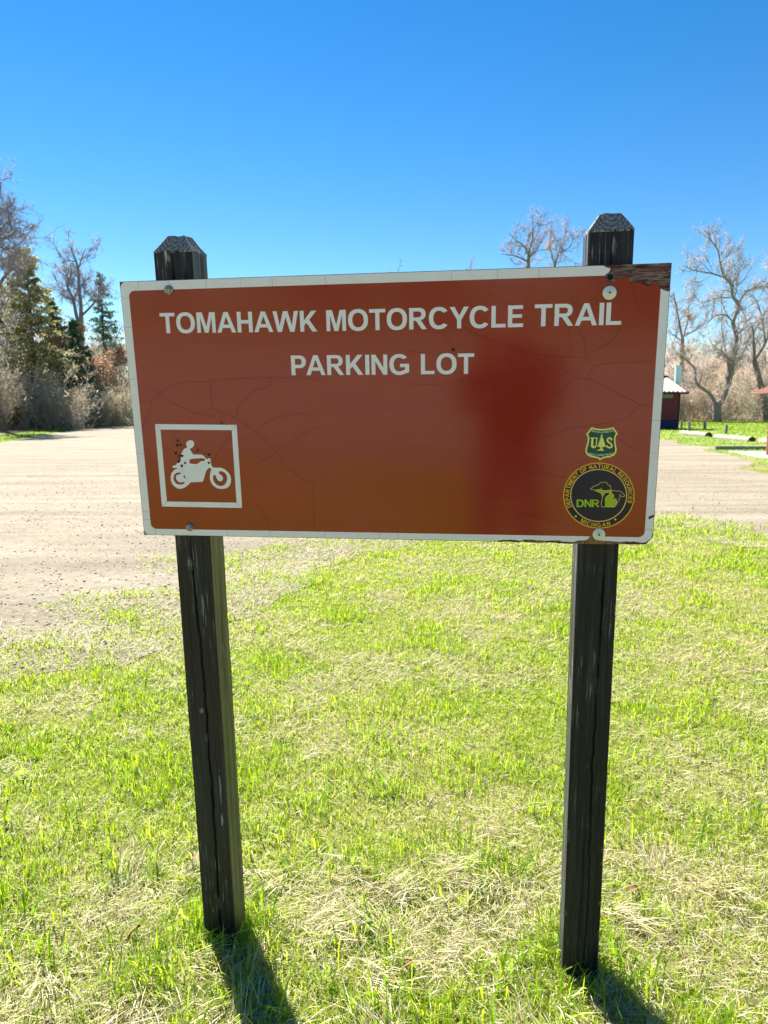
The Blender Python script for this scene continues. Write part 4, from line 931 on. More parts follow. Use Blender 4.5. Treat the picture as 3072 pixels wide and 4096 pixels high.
def thicket(name, label, places, seed, budcols, twigcols):
    r_ = np.random.default_rng(seed); A, B = Tri(), Tri()
    for (x, y, k, s) in places:
        (V, F, t), lf = bushes[k]; a = r_.uniform(0, 6.28); c_, s_ = math.cos(a), math.sin(a); Rm = np.array([[c_, -s_, 0], [s_, c_, 0], [0, 0, 1]]) * s
        tc = np.array(twigcols[r_.integers(len(twigcols))]) * r_.uniform(0.8, 1.2)
        A.add(V @ Rm.T + np.array([x, y, 0]), F, t * tc)
        if lf is not None:
            bc = np.array(budcols[r_.integers(len(budcols))]) * r_.uniform(0.75, 1.2)
            B.add(lf[0] @ Rm.T + np.array([x, y, 0]), lf[1], lf[2] * bc * r_.uniform(0.7, 1.3, (len(lf[0]) // 4, 1)).repeat(4, 0))
    o = tag(A.obj(name, M['twig']), label, 'brush', kind='stuff'); 
    tag(B.obj('buds', M['leaf'], o), kind='stuff')
r_ = np.random.default_rng(55)
pl = []
for i in range(48):                                   # left wood edge
    t = r_.random(); x = -24.5 - 2.5 * t + r_.uniform(-7, 0.4); y = 40 + 30 * t + r_.uniform(-2, 3); pl.append((x, y, int(r_.choice([0, 1, 2, 2, 3, 4])), r_.uniform(0.75, 1.1)))
for t in np.linspace(0, 1, 18): pl.append((-23.8 - 2.0 * t - r_.uniform(0, 1.2), 41 + 27 * t, int(r_.choice([3, 5, 1])), r_.uniform(0.7, 1.1)))
for u_ in np.linspace(-60, 590, 34):
    b_ = base_at(u_ + r_.normal() * 8, r_.uniform(45.5, 50) if u_ < 330 else r_.uniform(53, 60)); pl.append((b_[0], b_[1], int(r_.choice([2, 0, 1, 0, 3])), r_.uniform(0.5, 0.85) * (0.55 if 270 < u_ < 370 else 1.0)))
for u_ in np.linspace(-40, 560, 15):
    b_ = base_at(u_ + r_.normal() * 10, r_.uniform(60, 68)); pl.append((b_[0], b_[1], int(r_.choice([4, 2])), r_.uniform(1.05, 1.35)))
for i in range(18): pl.append((-30 + 30 * r_.random(), 72 + 12 * r_.random(), int(r_.choice([0, 2, 4])), r_.uniform(0.8, 1.2)))
thicket('brush_thicket', 'grey leafless brush crowding the wood edge below the spruces', pl, 56, [(0.58, 0.52, 0.27), (0.60, 0.45, 0.29), (0.46, 0.44, 0.25), (0.62, 0.42, 0.28)], [(0.40, 0.36, 0.28), (0.47, 0.39, 0.30), (0.36, 0.34, 0.27), (0.52, 0.42, 0.31)])
pl = []
for x in np.linspace(1, 56, 40): pl.append((x + r_.normal() * 0.5, 71.5 + r_.normal() * 0.8, int(r_.choice([3, 1, 0, 5])), r_.uniform(0.85, 1.25)))
for i in range(66): pl.append((r_.uniform(8, 50), r_.uniform(73.5, 86), int(r_.choice([0, 1, 2, 4])), r_.uniform(1.0, 1.4)))
for i in range(34): pl.append((r_.uniform(8, 60), r_.uniform(88, 104), 4, r_.uniform(1.2, 1.6)))
for t in np.linspace(0, 1, 26): pl.append((56 + 44 * t + r_.normal(), 76 - 36 * t + r_.normal() * 2, int(r_.choice([0, 2, 4])), r_.uniform(1.0, 1.5)))
thicket('brush_thicket', 'tan and olive brush beyond the bollards and the outhouse', pl, 57, [(0.60, 0.56, 0.32), (0.66, 0.50, 0.33), (0.54, 0.55, 0.32), (0.70, 0.50, 0.36)], [(0.58, 0.47, 0.40), (0.62, 0.48, 0.39), (0.52, 0.45, 0.36), (0.56, 0.44, 0.38)])

# ------------------------------------------------------------------ outhouse
M['maroon'] = mat('maroon_siding', rough=0.75, spec=0.25); q = NT(M['maroon'])
n = q.noise(q.coord('Object', (3, 3, 0.6)), 4, 5, 0.6); q.col(q.ramp(n, [(0.3, (0.15, 0.030, 0.036)), (0.7, (0.20, 0.042, 0.05))]))
M['blue'] = mat('dark_blue_band', (0.022, 0.020, 0.075), 0.7, 0.3)  # dark blue lower part of the outhouse walls
M['roofmetal'] = mat('ribbed_roof_sheet', (0.31, 0.285, 0.25), 0.6, 0.3, 0.0)
M['pipe'] = mat('pale_turquoise_pipe', (0.55, 0.80, 0.82), 0.45, 0.4)
M['greypane'] = mat('vent_screen', (0.20, 0.22, 0.24), 0.5, 0.4)
M['trim'] = mat('maroon_trim', (0.085, 0.018, 0.02), 0.7, 0.3)
OY = 47.8; oxr = (2714 - CX) / FPX * OY * 1.0
oxr = at_depth(2713, 1714, OY)[0]
WL, DP, EH, RH = 3.6, 2.9, 2.50, 3.45
oh = empty('outhouse', (oxr - WL / 2, OY, 0)); tag(oh, 'maroon outhouse with ribbed white roof and pale turquoise vent pipe', 'outhouse')
hw = WL / 2
mb = MB(); mb.add([(-hw, 0, 0.62), (hw, 0, 0.62), (hw, 0, EH), (-hw, 0, EH), (-hw, DP, 0.62), (hw, DP, 0.62), (hw, DP, RH - 0.05), (-hw, DP, RH - 0.05)],
       [(0, 1, 2, 3), (1, 5, 6, 2), (5, 4, 7, 6), (4, 0, 3, 7)]); mb.obj('wall', M['maroon'], oh)
MB().box(-hw - 0.01, hw + 0.01, -0.01, DP + 0.01, 0, 0.62).obj('lower_band', M['blue'], oh)
for i in range(1, 9):
    x = -hw + WL * i / 9; MB().box(x - 0.012, x + 0.012, -0.014, -0.001, 0.63, EH - 0.02).obj('batten', M['maroon'], oh)
MB().box(hw - 0.10, hw + 0.02, -0.025, 0.08, 0.625, EH).obj('corner_board', M['trim'], oh)
vx = at_depth(2672, 1580, OY)[0] - (oxr - WL / 2)
wv = MB().box(vx - 0.42, vx + 0.33, -0.03, -0.004, 2.06, 2.40).obj('vent_window', M['greypane'], oh)
MB().box(vx - 0.46, vx + 0.37, -0.04, -0.032, 2.40, 2.45).obj('window_head', M['trim'], wv)
V, F = [], []; nr = 15; per = 6                       # ribbed roof sheet, rising away
for i in range(nr * per + 1):
    x = -hw - 0.35 + (WL + 0.7) * i / (nr * per); rib = 0.055 * (0.5 - 0.5 * math.cos(2 * math.pi * i / per)) ** 1.5
    for y_, z_ in ((-0.42, EH - 0.06), (DP + 0.3, RH + 0.08)):
        V += [(x, y_, z_ + rib), (x, y_, z_ + rib - 0.02)]
for i in range(nr * per):
    a = i * 4; F += [(a, a + 4, a + 6, a + 2), (a + 1, a + 3, a + 7, a + 5), (a, a + 1, a + 5, a + 4), (a + 2, a + 6, a + 7, a + 3)]
rf = mesh_obj('roof', V, F, M['roofmetal'], oh, False)
MB().add([(hw + 0.35, -0.44, EH - 0.20), (hw + 0.35, -0.44, EH - 0.03), (hw + 0.35, DP + 0.3, RH + 0.11), (hw + 0.35, DP + 0.3, RH - 0.06), (hw + 0.39, -0.44, EH - 0.20), (hw + 0.39, -0.44, EH - 0.03), (hw + 0.39, DP + 0.3, RH + 0.11), (hw + 0.39, DP + 0.3, RH - 0.06)],
         [(0, 1, 2, 3), (4, 7, 6, 5), (0, 4, 5, 1), (1, 5, 6, 2), (2, 6, 7, 3), (3, 7, 4, 0)]).obj('barge_board', M['trim'], rf)
MB().box(-hw - 0.35, hw + 0.34, -0.45, -0.425, EH - 0.20, EH - 0.085).obj('fascia', M['trim'], rf)
MB().box(-hw - 0.35, hw + 0.34, DP + 0.22, DP + 0.36, RH + 0.10, RH + 0.20).obj('ridge_cap', M['trim'], rf)
pxr = at_depth(2714, 1500, OY + 1.8)[0] - (oxr - WL / 2)
T = Tri(); tube(T, [(pxr, 1.9, RH - 0.6), (pxr, 1.9, RH + 0.2), (pxr, 1.9, 4.22)], [0.2, 0.2, 0.2], 20, (1, 1, 1)); vp = T.obj('vent_pipe', M['pipe'], oh, True)
T = Tri(); tube(T, [(pxr, 1.9, 4.22), (pxr, 1.9, 4.27)], [0.215, 0.215], 20, (1, 1, 1)); tube(T, [(pxr, 1.9, 4.268), (pxr, 1.9, 4.27)], [0.215, 0.001], 20, (1, 1, 1)); T.obj('pipe_rim', M['pipe'], vp)

# ------------------------------------------------------------------ bollards, parking logs, timbers, slab
M['oldwood'] = mat('grey_weathered_wood', rough=0.9, spec=0.15); q = NT(M['oldwood'])
n = q.noise(q.coord('Object', (8, 8, 8)), 2, 6, 0.7); q.col(q.ramp(n, [(0.3, (0.20, 0.185, 0.15)), (0.7, (0.44, 0.40, 0.33))])); q.bump(n, 0.5, 0.02)
M['shaded_end'] = mat('shaded_log_end', (0.075, 0.07, 0.06), 0.9, 0.1)  # shade on the log ends is put into this darker colour
def bollard(u, v, h, label, lean):
    p = gpt(u, v); root = empty('bollard', p); tag(root, label, 'bollard', 'wooden bollards near the outhouse'); root.rotation_euler = (lean, lean * 0.6, 0.3)
    T = Tri(); tube(T, [(0, 0, -0.1), (0, 0, h * 0.5), (0, 0, h)], [0.085, 0.083, 0.08], 14, (1, 1, 1)); s_ = T.obj('shaft', M['oldwood'], root, True)
    T = Tri(); tube(T, [(0, 0, h + 0.001), (0, 0, h + 0.02)], [0.08, 0.055], 14, (1, 1, 1)); tube(T, [(0, 0, h + 0.0195), (0, 0, h + 0.021)], [0.055, 0.001], 14, (1, 1, 1)); T.obj('top', M['oldwood'], root)
bollard(2725, 1712, 0.50, 'short wooden bollard beside the outhouse corner', 0.01)
bollard(2756, 1727, 0.60, 'wooden bollard standing in the outhouse shadow', -0.03)
bollard(2819, 1716, 0.52, 'wooden bollard before the forked tree trunk', 0.0)
bollard(2903, 1733, 0.48, 'wooden bollard at the tip of the outhouse shadow', 0.03)
def log(a, b, rad, label):
    a, b = gpt(*a), gpt(*b); d = b - a; L = np.hypot(d[0], d[1]); root = empty('parking_log', (a + b) / 2); root.rotation_euler = (0, 0, math.atan2(d[1], d[0])); tag(root, label, 'parking log', 'parking logs on the far meadow')
    n = 14; prof = [(rad * 1.05 * math.cos(t), max(0.0, rad * 0.25 + rad * math.sin(t))) for t in np.linspace(-0.25, math.pi + 0.25, n)]
    V = []; F = []; xs = np.linspace(-L / 2, L / 2, 7)
    for i, x in enumerate(xs):
        k = 1 + 0.05 * math.sin(i * 2.1)
        V += [(x, y * k, z * k) for y, z in prof]
    for i in range(6):
        for j in range(n - 1): F.append((i * n + j, i * n + j + 1, (i + 1) * n + j + 1, (i + 1) * n + j))
    mesh_obj('log_body', V, F, M['oldwood'], root, True)
    for s_ in (-1, 1): mesh_obj('log_end', [(s_ * (L / 2 + 0.002), y, z) for y, z in prof], [tuple(range(n))], M['shaded_end'], root)
log((2726, 1738), (2834, 1747), 0.18, 'pale parking log below the bollard in the outhouse shadow')
log((2864, 1754), (3008, 1767), 0.17, 'pale parking log behind the long timber edging')
log((3046, 1772), (3190, 1785), 0.17, 'parking log beside the kiosk post')
a, b = gpt(2858, 1798), gpt(3110, 1798)
edg = empty('timber_edging', (a + b) / 2); edg.rotation_euler = (0, 0, math.atan2(b[1] - a[1], b[0] - a[0])); L = np.linalg.norm(b - a)
tag(edg, 'long square timber edging lying in the grass before the slab', 'timber')
MB().box(-L / 2, -0.02, -0.07, 0.07, 0, 0.125).obj('timber', M['oldwood'], edg); MB().box(0.0, L / 2, -0.072, 0.068, 0, 0.122).obj('timber', M['oldwood'], edg)
M['concrete'] = mat('concrete', rough=0.9, spec=0.2); q = NT(M['concrete']); n = q.noise(q.coord('Object'), 3, 6, 0.7); q.col(q.ramp(n, [(0.3, (0.42, 0.39, 0.36)), (0.7, (0.58, 0.54, 0.50))]))
P = [gpt(2912, 1808)[:2], gpt(3120, 1812)[:2], gpt(3200, 1850)[:2], gpt(3040, 1830)[:2]]
tag(slab('concrete_slab', [tuple(p) for p in P], -0.05, 0.035, M['concrete'], None), kind='structure')
# kiosk
M['redwood'] = mat('red_brown_stain', rough=0.8, spec=0.2); q = NT(M['redwood']); n = q.noise(q.coord('Object', (6, 6, 2)), 3, 5, 0.7); q.col(q.ramp(n, [(0.3, (0.15, 0.055, 0.038)), (0.7, (0.26, 0.105, 0.07))]))
KY = 22.0; kx = at_depth(3082, 1700, KY)[0]
ki = empty('kiosk', (kx + 0.42, KY, 0)); tag(ki, 'red brown wooden kiosk with a small gabled roof', 'kiosk'); ki.rotation_euler = (0, 0, 0)
for s_ in (-0.42, 0.42): MB().box(s_ - 0.05, s_ + 0.05, -0.05, 0.05, 0, 1.98).obj('post', M['redwood'], ki)
MB().box(-0.365, 0.365, -0.02, 0.02, 0.85, 1.75).obj('notice_board', M['redwood'], ki)
ex, ez, rz = 0.78, 1.90, 2.20
for s_ in (-1, 1):
    k_ = MB()
    for i in range(5):
        t0, t1 = i / 5, (i + 1) / 5 + 0.03
        xa, za = s_ * ex * (1 - t0), ez + (rz - ez) * t0; xb, zb = s_ * ex * (1 - min(t1, 1)), ez + (rz - ez) * min(t1, 1)
        up_ = 0.03
        v = [(xa, -0.55, za + up_), (xa, 0.75, za + up_), (xb, 0.75, zb + 0.012), (xb, -0.55, zb + 0.012)]; v += [(x, y, z - 0.022) for x, y, z in v]
        f = [(0, 1, 2, 3), (7, 6, 5, 4), (0, 4, 5, 1), (1, 5, 6, 2), (2, 6, 7, 3), (3, 7, 4, 0)]
        mesh_obj('roof_board', v, f, M['redwood'], ki)
MB().add([(-ex + 0.1, -0.5, ez - 0.02), (ex - 0.1, -0.5, ez - 0.02), (0, -0.5, rz - 0.04), (-ex + 0.1, -0.46, ez - 0.02), (ex - 0.1, -0.46, ez - 0.02), (0, -0.46, rz - 0.04)], [(0, 1, 2), (3, 5, 4), (0, 3, 4, 1), (1, 4, 5, 2), (2, 5, 3, 0)]).obj('gable', M['redwood'], ki)

# ------------------------------------------------------------------ grass, straw, stones
def post_at(xs):                                      # ground position of a post in the world
    w = ST + r1 * xs + r2 * (-1.54) - r3 * 0.065; return w[:2]
posts_xy = [post_at(-0.508), post_at(0.503)]
def wedge(n, d0, d1, half, power, seed):
    r_ = np.random.default_rng(seed); t = r_.random(n)
    if power == 0: d = d0 * (d1 / d0) ** t
    else: d = (d0 ** power + (d1 ** power - d0 ** power) * t) ** (1 / power)
    a = r_.uniform(-half, half, n); return d * np.tan(a), d, r_
def lotmask(x, y, soft=0.32):                         # True where nothing grows: bare gravel, thinning out over its edge
    ins = inside(x, y, LOT); d = np.full(len(x), 9.0)
    E_ = LOT[::2]; E_ = E_[np.hypot(E_[:, 0], E_[:, 1]) < 20]
    near = np.where(np.hypot(x, y) < 18)[0]
    for blk in np.array_split(near, max(1, len(near) // 20000)):
        if len(blk): d[blk] = np.sqrt(((x[blk, None] - E_[None, :, 0]) ** 2 + (y[blk, None] - E_[None, :, 1]) ** 2).min(1))
    sd = np.where(ins, -d, d) + (fbm(x * 1.3, y * 1.3, 31) - 0.5) * 1.4 + 0.08
    return np.random.default_rng(len(x)).random(len(x)) > np.clip((sd + soft * 0.9) / (soft * 2.4), 0, 1) ** 1.4
def blades(name, x, y, L, W, lean, curl, az, cols, material, z0=0.0, label=None):
    n = len(x); d = np.stack([np.cos(az), np.sin(az)], 1)
    s = np.stack([-np.sin(az + 0.4), np.cos(az + 0.4)], 1)
    base = np.stack([x, y, np.full(n, -0.003) + z0], 1)
    h1, o1 = L * 0.55 * np.cos(lean), L * 0.55 * np.sin(lean)
    l2 = np.minimum(lean + curl, 2.0); h2, o2 = h1 + L * 0.45 * np.cos(l2), o1 + L * 0.45 * np.sin(l2)
    def pt(o_, h_): return np.concatenate([d * o_[:, None], h_[:, None]], 1)
    sv = np.concatenate([s * (W * 0.5)[:, None], np.zeros((n, 1))], 1)
    mid = base + pt(o1, np.maximum(h1, 0.004)); tip = base + pt(o2, np.maximum(h2, 0.004))
    V = np.stack([base - sv * 0.7, base + sv * 0.7, mid + sv, mid - sv, tip], 1).reshape(-1, 3)
    b = np.arange(n)[:, None] * 5
    F = np.concatenate([b + np.array([[0, 1, 2]]), b + np.array([[0, 2, 3]]), b + np.array([[3, 2, 4]])])
    return V, F, np.repeat(cols, 5, axis=0)
def merge_obj(name, parts, material, label, cat):
    V = []; F = []; C_ = []; k = 0
    for v, f, c_ in parts: V.append(v); F.append(f + k); C_.append(c_); k += len(v)
    return tag(mesh_obj(name, np.concatenate(V), np.concatenate(F), material, None, False, np.concatenate(C_)), label, cat, kind='stuff')
def near_post(x, y, r0):
    m_ = np.zeros(len(x), bool)
    for p in posts_xy: m_ |= np.hypot(x - p[0], y - p[1]) < r0
    return m_
GREENS = np.array([(0.24, 0.38, 0.009), (0.31, 0.45, 0.010), (0.39, 0.48, 0.018), (0.16, 0.31, 0.012), (0.48, 0.51, 0.07)])
STRAWS = np.array([(0.62, 0.55, 0.34), (0.52, 0.45, 0.24), (0.72, 0.67, 0.50), (0.36, 0.29, 0.15), (0.50, 0.54, 0.16)])
green, straw = [], []
def patch(x, y): return 0.6 * fbm(x * 1.5, y * 1.5, 81) + 0.4 * fbm(x * 5.0 + 4, y * 5.0, 83)
# fine turf
x, y, r_ = wedge(420000, 0.75, 15.0, R(42), 0.45, 1)
g = patch(x, y); tallp = fbm(x * 3.2 + 20, y * 3.2, 87)
dens = np.clip((g - 0.28) / 0.2, 0.34, 1.0)
keep = (r_.random(len(x)) < dens) & ~lotmask(x, y) & ~near_post(x, y, 0.05)
x, y, g, tallp = x[keep], y[keep], g[keep], tallp[keep]; n = len(x); dd = np.hypot(x, y)
L = r_.uniform(0.02, 0.055, n) * (0.75 + 1.1 * np.clip((tallp - 0.5) / 0.25, 0, 1)) * (0.8 + 0.03 * dd)
W = np.maximum(r_.uniform(0.0016, 0.0032, n), dd * 0.00095)
c_ = GREENS[r_.choice(5, n, p=[0.25, 0.27, 0.23, 0.11, 0.14])] * r_.uniform(0.7, 1.25, (n, 1))
green.append(blades('grass', x, y, L, W, np.abs(r_.normal(0.45, 0.35, n)), r_.uniform(0.1, 0.9, n), r_.uniform(0, 6.28, n), c_, None))
# tufts of long broad blades
nt = 900; tx, ty, r_ = wedge(nt, 0.85, 6.5, R(40), 0.4, 2)
ok = ~lotmask(tx, ty) & (patch(tx, ty) > 0.40); tx, ty = tx[ok], ty[ok]
for p in posts_xy:
    k = 16; aa = r_.uniform(0, 6.28, k); tx = np.concatenate([tx, p[0] + np.cos(aa) * r_.uniform(0.06, 0.16, k)]); ty = np.concatenate([ty, p[1] + np.sin(aa) * r_.uniform(0.06, 0.16, k)])
nb = 13; x = np.repeat(tx, nb) + r_.normal(size=len(tx) * nb) * 0.028; y = np.repeat(ty, nb) + r_.normal(size=len(tx) * nb) * 0.028
k_ = ~near_post(x, y, 0.052); x, y = x[k_], y[k_]; n = len(x)
L = r_.uniform(0.04, 0.12, n) * np.clip(1.6 - np.hypot(x, y) * 0.22, 0.55, 1.3); W = r_.uniform(0.0024, 0.0058, n)
c_ = GREENS[r_.choice(5, n, p=[0.3, 0.3, 0.15, 0.2, 0.05])] * r_.uniform(0.8, 1.25, (n, 1))
green.append(blades('grass', x, y, L, W, np.abs(r_.normal(0.35, 0.3, n)), r_.uniform(0.1, 1.3, n), r_.uniform(0, 6.28, n), c_, None))
# far sward on both sides of the lot
x = rng.uniform(6, 50, 60000); y = rng.uniform(10, 71, 60000); k_ = ~lotmask(x, y) & (x > -1) & (np.abs(x / y) < 0.75); x, y = x[k_], y[k_]
xl = rng.uniform(-26, -14, 20000); yl = rng.uniform(22, 66, 20000); e0 = np.interp(yl, [22, 30, 46, 62, 66], [-14.8, -16.3, -20.1, -22.7, -24]); k_ = (xl < e0 + 0.2) & (xl > e0 - 1.9); x = np.concatenate([x, xl[k_]]); y = np.concatenate([y, yl[k_]])
n = len(x); c_ = GREENS[rng.choice(4, n)] * rng.uniform(0.55, 0.95, (n, 1)); dd = np.hypot(x, y)
green.append(blades('grass', x, y, rng.uniform(0.05, 0.12, n), np.maximum(0.012, dd * 0.0009), np.abs(rng.normal(0.5, 0.3, n)), rng.uniform(0.1, 0.8, n), rng.uniform(0, 6.28, n), c_, None))
merge_obj('grass', green, M['grass'], 'bright spring grass growing in patches around the sign posts', 'grass')
# dead thatch lying in the turf
x, y, r_ = wedge(240000, 0.75, 14.0, R(42), 0.45, 3)
g = patch(x, y); keep = (r_.random(len(x)) < np.clip((0.60 - g) / 0.22, 0.18, 0.9)) & ~lotmask(x, y) & ~near_post(x, y, 0.05); x, y, g = x[keep], y[keep], g[keep]
n = len(x); dd = np.hypot(x, y)
L = r_.uniform(0.025, 0.08, n) * np.where(dd < 2.2, 1.15, 1.0); W = np.maximum(r_.uniform(0.0012, 0.0030, n), dd * 0.0009)
c_ = STRAWS[r_.choice(5, n)] * r_.uniform(0.6, 1.2, (n, 1))
straw.append(blades('straw', x, y, L, W, np.clip(r_.normal(1.25, 0.22, n), 0.3, 1.52), r_.uniform(-0.1, 0.45, n), r_.uniform(0, 6.28, n), c_, None, z0=r_.uniform(0.001, 0.018, n)))
# matted long straw in the foreground
nt = 70; tx, ty, r_ = wedge(nt, 0.9, 2.2, R(40), 0.7, 4); nb = 40; az = np.repeat(r_.uniform(0, 6.28, nt), nb) + r_.normal(size=nt * nb) * 0.35
x = np.repeat(tx, nb) + r_.normal(size=nt * nb) * 0.035; y = np.repeat(ty, nb) + r_.normal(size=nt * nb) * 0.035; k_ = ~near_post(x, y, 0.055); x, y, az = x[k_], y[k_], az[k_]; n = len(x)
c_ = STRAWS[r_.choice(5, n)] * r_.uniform(0.7, 1.25, (n, 1))
straw.append(blades('straw', x, y, r_.uniform(0.07, 0.17, n), r_.uniform(0.0015, 0.0036, n), np.clip(r_.normal(1.1, 0.2, n), 0.4, 1.45), r_.uniform(0.1, 0.5, n), az, c_, None, z0=r_.uniform(0.002, 0.02, n)))
merge_obj('dry_grass', straw, M['straw'], 'pale dead grass thatch matted between the green blades', 'dry grass')
# loose stones on the gravel and along its edge
x, y, r_ = wedge(24000, 3.0, 20, R(42), 0.5, 6); k_ = inside(x, y, LOTX); x, y = x[k_], y[k_]; n = len(x)
s_ = r_.gamma(2.0, 0.0024, n) + 0.003; s_ = np.minimum(s_, 0.018)
oct_ = np.array([(1, 0, 0), (-1, 0, 0), (0, 1, 0), (0, -1, 0), (0, 0, 0.6), (0, 0, -0.4)]); of = np.array([(0, 2, 4), (2, 1, 4), (1, 3, 4), (3, 0, 4), (2, 0, 5), (1, 2, 5), (3, 1, 5), (0, 3, 5)])
V = oct_[None] * s_[:, None, None] * r_.uniform(0.6, 1.3, (n, 6, 1)) ; a = r_.uniform(0, 6.28, n); ca, sa = np.cos(a)[:, None], np.sin(a)[:, None]
V = np.stack([V[..., 0] * ca - V[..., 1] * sa, V[..., 0] * sa + V[..., 1] * ca, V[..., 2]], -1) + np.stack([x, y, s_ * 0.25 + 0.004], -1)[:, None]
F = (np.arange(n) * 6)[:, None, None] + of[None]
tag(mesh_obj('gravel_stones', V.reshape(-1, 3), F.reshape(-1, 3), M['stone'], None, False, np.repeat(np.array([(0.42, 0.365, 0.29)]) * r_.uniform(0.6, 1.4, (n, 1)), 6, 0)), 'small loose stones scattered over the pale gravel lot', 'stones', kind='stuff')
# dandelions
M['petal'] = mat('dandelion_petal', (0.75, 0.52, 0.01), 0.6, 0.2); M['stalk'] = mat('dandelion_stalk', (0.16, 0.22, 0.05), 0.6, 0.3)
for (u, v), lab in (((2818, 2600), 'yellow dandelion flower in the lawn beyond the right hand post'), ((1541, 2262), 'yellow dandelion flower in the lawn under the middle of the board'), ((2788, 3300), 'yellow dandelion flower low in the turf near the post with the washers')):
    p = gpt(u, v); rt_ = empty('dandelion', p); tag(rt_, lab, 'dandelion', 'dandelions in the lawn'); h = 0.035; k_s = 0.45 if v > 3000 else 0.8; rt_.scale = (k_s, k_s, k_s)
    T = Tri(); tube(T, [(0, 0, -0.01), (0.002, 0, h * 0.5), (0.003, 0, h)], [0.0018, 0.0016, 0.0016], 5, (1, 1, 1)); T.obj('stalk', M['stalk'], rt_)
    V, F = [], []
    for ring, (rr, zz, nn_) in enumerate(((0.017, 0.001, 16), (0.012, 0.005, 12), (0.006, 0.007, 8))):
        for i in range(nn_):
            a = 2 * math.pi * i / nn_ + ring; da = 0.17; b = len(V)
            V += [(0.003, 0, h), (0.003 + rr * math.cos(a - da), rr * math.sin(a - da), h + zz), (0.003 + rr * 1.08 * math.cos(a), rr * 1.08 * math.sin(a), h + zz + 0.001), (0.003 + rr * math.cos(a + da), rr * math.sin(a + da), h + zz)]; F.append((b, b + 1, b + 2, b + 3))
    mesh_obj('flower', V, F, M['petal'], rt_)

# ------------------------------------------------------------------ what lies behind the photographer and shows in the gloss of the board
tag(sheet('gravel_road', np.array([(-70, -30), (-70, -10), (-18, -4.4), (-4, -3.9), (8, -4.0), (30, -5.0), (80, -14), (80, -30), (10, -21)]), 0.006, M['gravel']), kind='structure')
pl = [(r_.uniform(-30, 30), r_.uniform(-36, -27), int(r_.choice([2, 4])), r_.uniform(1.2, 1.6)) for i in range(40)]
thicket('brush_thicket', 'dense brush across the gravel road facing the front of the sign', pl, 58, [(0.035, 0.05, 0.02)], [(0.05, 0.045, 0.04)])
M['cloth'] = mat('clothing', rough=0.85, spec=0.2); q = NT(M['cloth'])
sep = q.n('ShaderNodeSeparateXYZ'); q.l(q.coord('Object'), sep.inputs[0])
up_ = q.ramp(sep.outputs[2], [(0.0, (0.02, 0.024, 0.045)), (0.5, (0.016, 0.017, 0.02))], 'CONSTANT')
mp = q.n('ShaderNodeMath', operation='DIVIDE'); q.l(sep.outputs[2], mp.inputs[0]); mp.inputs[1].default_value = 1.9
cl_ = q.ramp(mp.outputs[0], [(0.0, (0.05, 0.04, 0.035)), (0.05, (0.02, 0.025, 0.05)), (0.5, (0.018, 0.018, 0.022)), (0.807, (0.42, 0.24, 0.17))], 'CONSTANT')
gt = q.n('ShaderNodeMath', operation='GREATER_THAN'); q.l(sep.outputs[1], gt.inputs[0]); gt.inputs[1].default_value = 0.335
q.col(q.mix(gt.outputs[0], cl_, (0.42, 0.24, 0.17)))
M['hair'] = mat('hair', (0.03, 0.02, 0.014), 0.6, 0.3); M['phone'] = mat('phone_glass', (0.02, 0.02, 0.022), 0.2, 0.5)
per = empty('person', (0.07, -0.43, 0)); tag(per, 'person in dark jacket and jeans holding up a phone before the sign', 'person')
vs, es, rs = [], [], []
def jt(p, rad, link=None):
    vs.append(p); rs.append(rad if isinstance(rad, tuple) else (rad, rad))
    if link is not None: es.append((link, len(vs) - 1))
    return len(vs) - 1
pel = jt((0, 0, 0.95), (0.16, 0.115)); sp_ = jt((0, 0, 1.15), (0.15, 0.11), pel); chst = jt((0, 0.0, 1.36), (0.17, 0.11), sp_); nk = jt((0, 0.01, 1.50), 0.055, chst)
h1_ = jt((0, 0.03, 1.59), (0.07, 0.08), nk); h2_ = jt((0, 0.03, 1.68), (0.078, 0.095), h1_); jt((0, 0.02, 1.755), (0.05, 0.06), h2_); jt((0, 0.125, 1.645), 0.012, h2_)
for s_ in (-1, 1):
    jt((s_ * 0.08, 0.02, 1.66), 0.016, h2_)
    sh_ = jt((s_ * 0.18, 0.0, 1.42), 0.065, chst); el_ = jt((s_ * 0.22, 0.15, 1.22), 0.047, sh_); wr_ = jt((s_ * 0.09 - 0.07, 0.33, 1.42), 0.03, el_); pa_ = jt((s_ * 0.07 - 0.07, 0.375, 1.47), (0.035, 0.02), wr_)
    for k in range(4):
        f1 = jt((s_ * 0.055 - 0.07, 0.395, 1.455 + k * 0.021), 0.009, pa_); f2 = jt((s_ * 0.04 - 0.07, 0.412, 1.465 + k * 0.022), 0.008, f1); jt((s_ * 0.02 - 0.07, 0.414, 1.470 + k * 0.022), 0.007, f2)
    t1 = jt((s_ * 0.055 - 0.07, 0.36, 1.50), 0.010, pa_); jt((s_ * 0.03 - 0.07, 0.372, 1.53), 0.008, t1)
    hp_ = jt((s_ * 0.10, 0, 0.86), 0.095, pel); kn_ = jt((s_ * 0.11, 0.025, 0.50), 0.062, hp_); an_ = jt((s_ * 0.12, -0.01, 0.10), 0.042, kn_); jt((s_ * 0.125, -0.05, 0.045), 0.04, an_); jt((s_ * 0.14, 0.15, 0.035), (0.045, 0.03), an_)
me = bpy.data.meshes.new('body'); me.from_pydata(vs, es, []); body = bpy.data.objects.new('body', me); COL.objects.link(body); body.parent = per; me.materials.append(M['cloth'])
sk = body.modifiers.new('skin', 'SKIN'); sd = body.modifiers.new('sub', 'SUBSURF'); sd.levels = 1; sd.render_levels = 2; sk.use_smooth_shade = True
for v_, rr_ in zip(me.skin_vertices[0].data, rs): v_.radius = rr_
me.skin_vertices[0].data[0].use_root = True
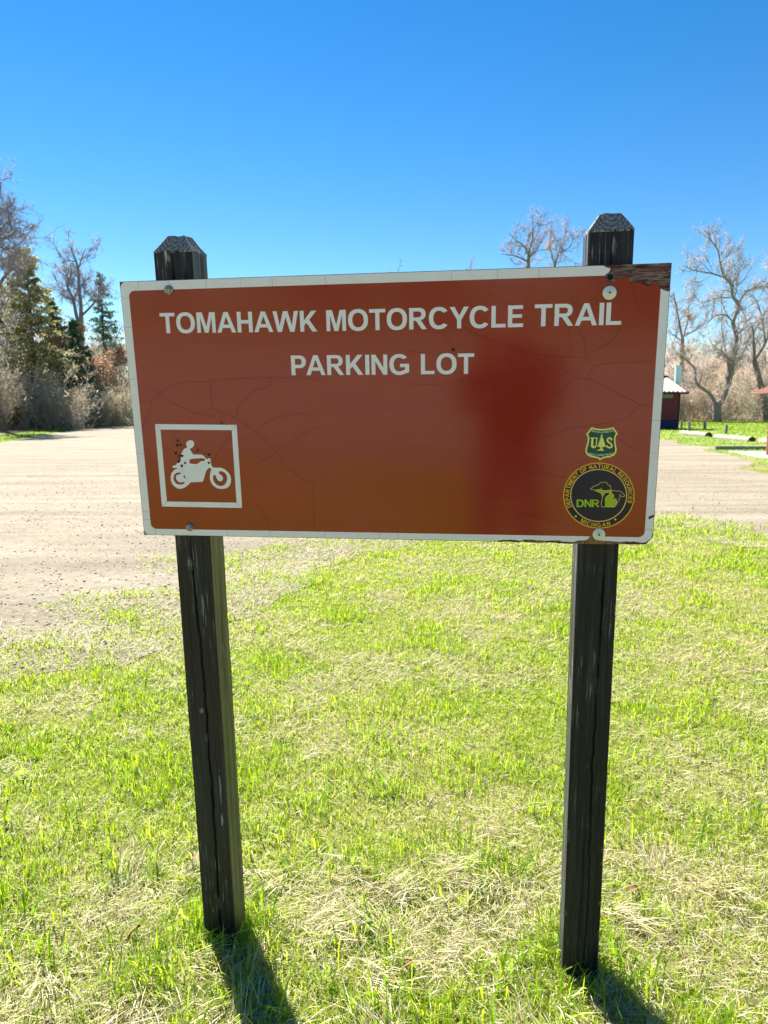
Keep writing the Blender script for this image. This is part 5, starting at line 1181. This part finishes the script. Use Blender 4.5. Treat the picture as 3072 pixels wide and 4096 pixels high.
V, F = [], []
for i in range(7):
    th = i / 6 * 1.75
    for j in range(16):
        ph = 2 * math.pi * j / 16; k = 1.0 if math.sin(ph) < 0.3 or th < 0.9 else 0.9 / th
        V.append((0.092 * math.sin(th * k) * math.cos(ph), 0.012 + 0.108 * math.sin(th * k) * math.sin(ph), 1.685 + 0.10 * math.cos(th * k)))
for i in range(6):
    for j in range(16): F.append((i * 16 + j, i * 16 + (j + 1) % 16, (i + 1) * 16 + (j + 1) % 16, (i + 1) * 16 + j))
mesh_obj('hair', V, F, M['hair'], per, True)
ph = empty('phone', (0, -0.032, 1.505)); tag(ph, 'black phone held upright by the person before the sign', 'phone')
MB().box(-0.037, 0.037, -0.004, 0.004, -0.075, 0.075).obj('case', M['phone'], ph); MB().box(-0.034, 0.034, -0.0048, -0.0042, -0.072, 0.072).obj('screen', M['phone'], ph)

# a few curled dead leaves in the turf
M['deadleaf'] = mat('curled_leaf', (0.16, 0.08, 0.035), 0.7, 0.2)
for k, ((u, v), lab) in enumerate((((2525, 3597), 'dark curled dead leaf in the turf beside the post with the washers'), ((1620, 3900), 'reddish dead leaf upright in the turf between the posts'), ((770, 3480), 'pale dead leaf flat in the turf beside the post with the bolts'), ((560, 3760), 'torn dead leaf on matted straw before the bolted post'))):
    p = gpt(u, v); V = []; F = []; r_k = np.random.default_rng(900 + k)
    for i in range(7):
        t = i / 6; wdt = 0.016 * math.sin(math.pi * min(0.98, 0.08 + t * 0.9)) * r_k.uniform(0.75, 1.15)
        for j in (-1, 0, 1): V.append((t * 0.055 - 0.027, j * wdt, 0.022 + 0.012 * math.sin(t * 3) + abs(j) * 0.008 * r_k.uniform(0.4, 1.3)))
    for i in range(6):
        for j in range(2): a = i * 3 + j; F.append((a, a + 3, a + 4, a + 1))
    o = mesh_obj('dead_leaf', V, F, M['deadleaf'], None, True); o.location = p; o.rotation_euler = (0.2 * k, 0.3, k * 1.3 + 0.4)
    tag(o, lab, 'leaf', 'dead leaves in the turf')
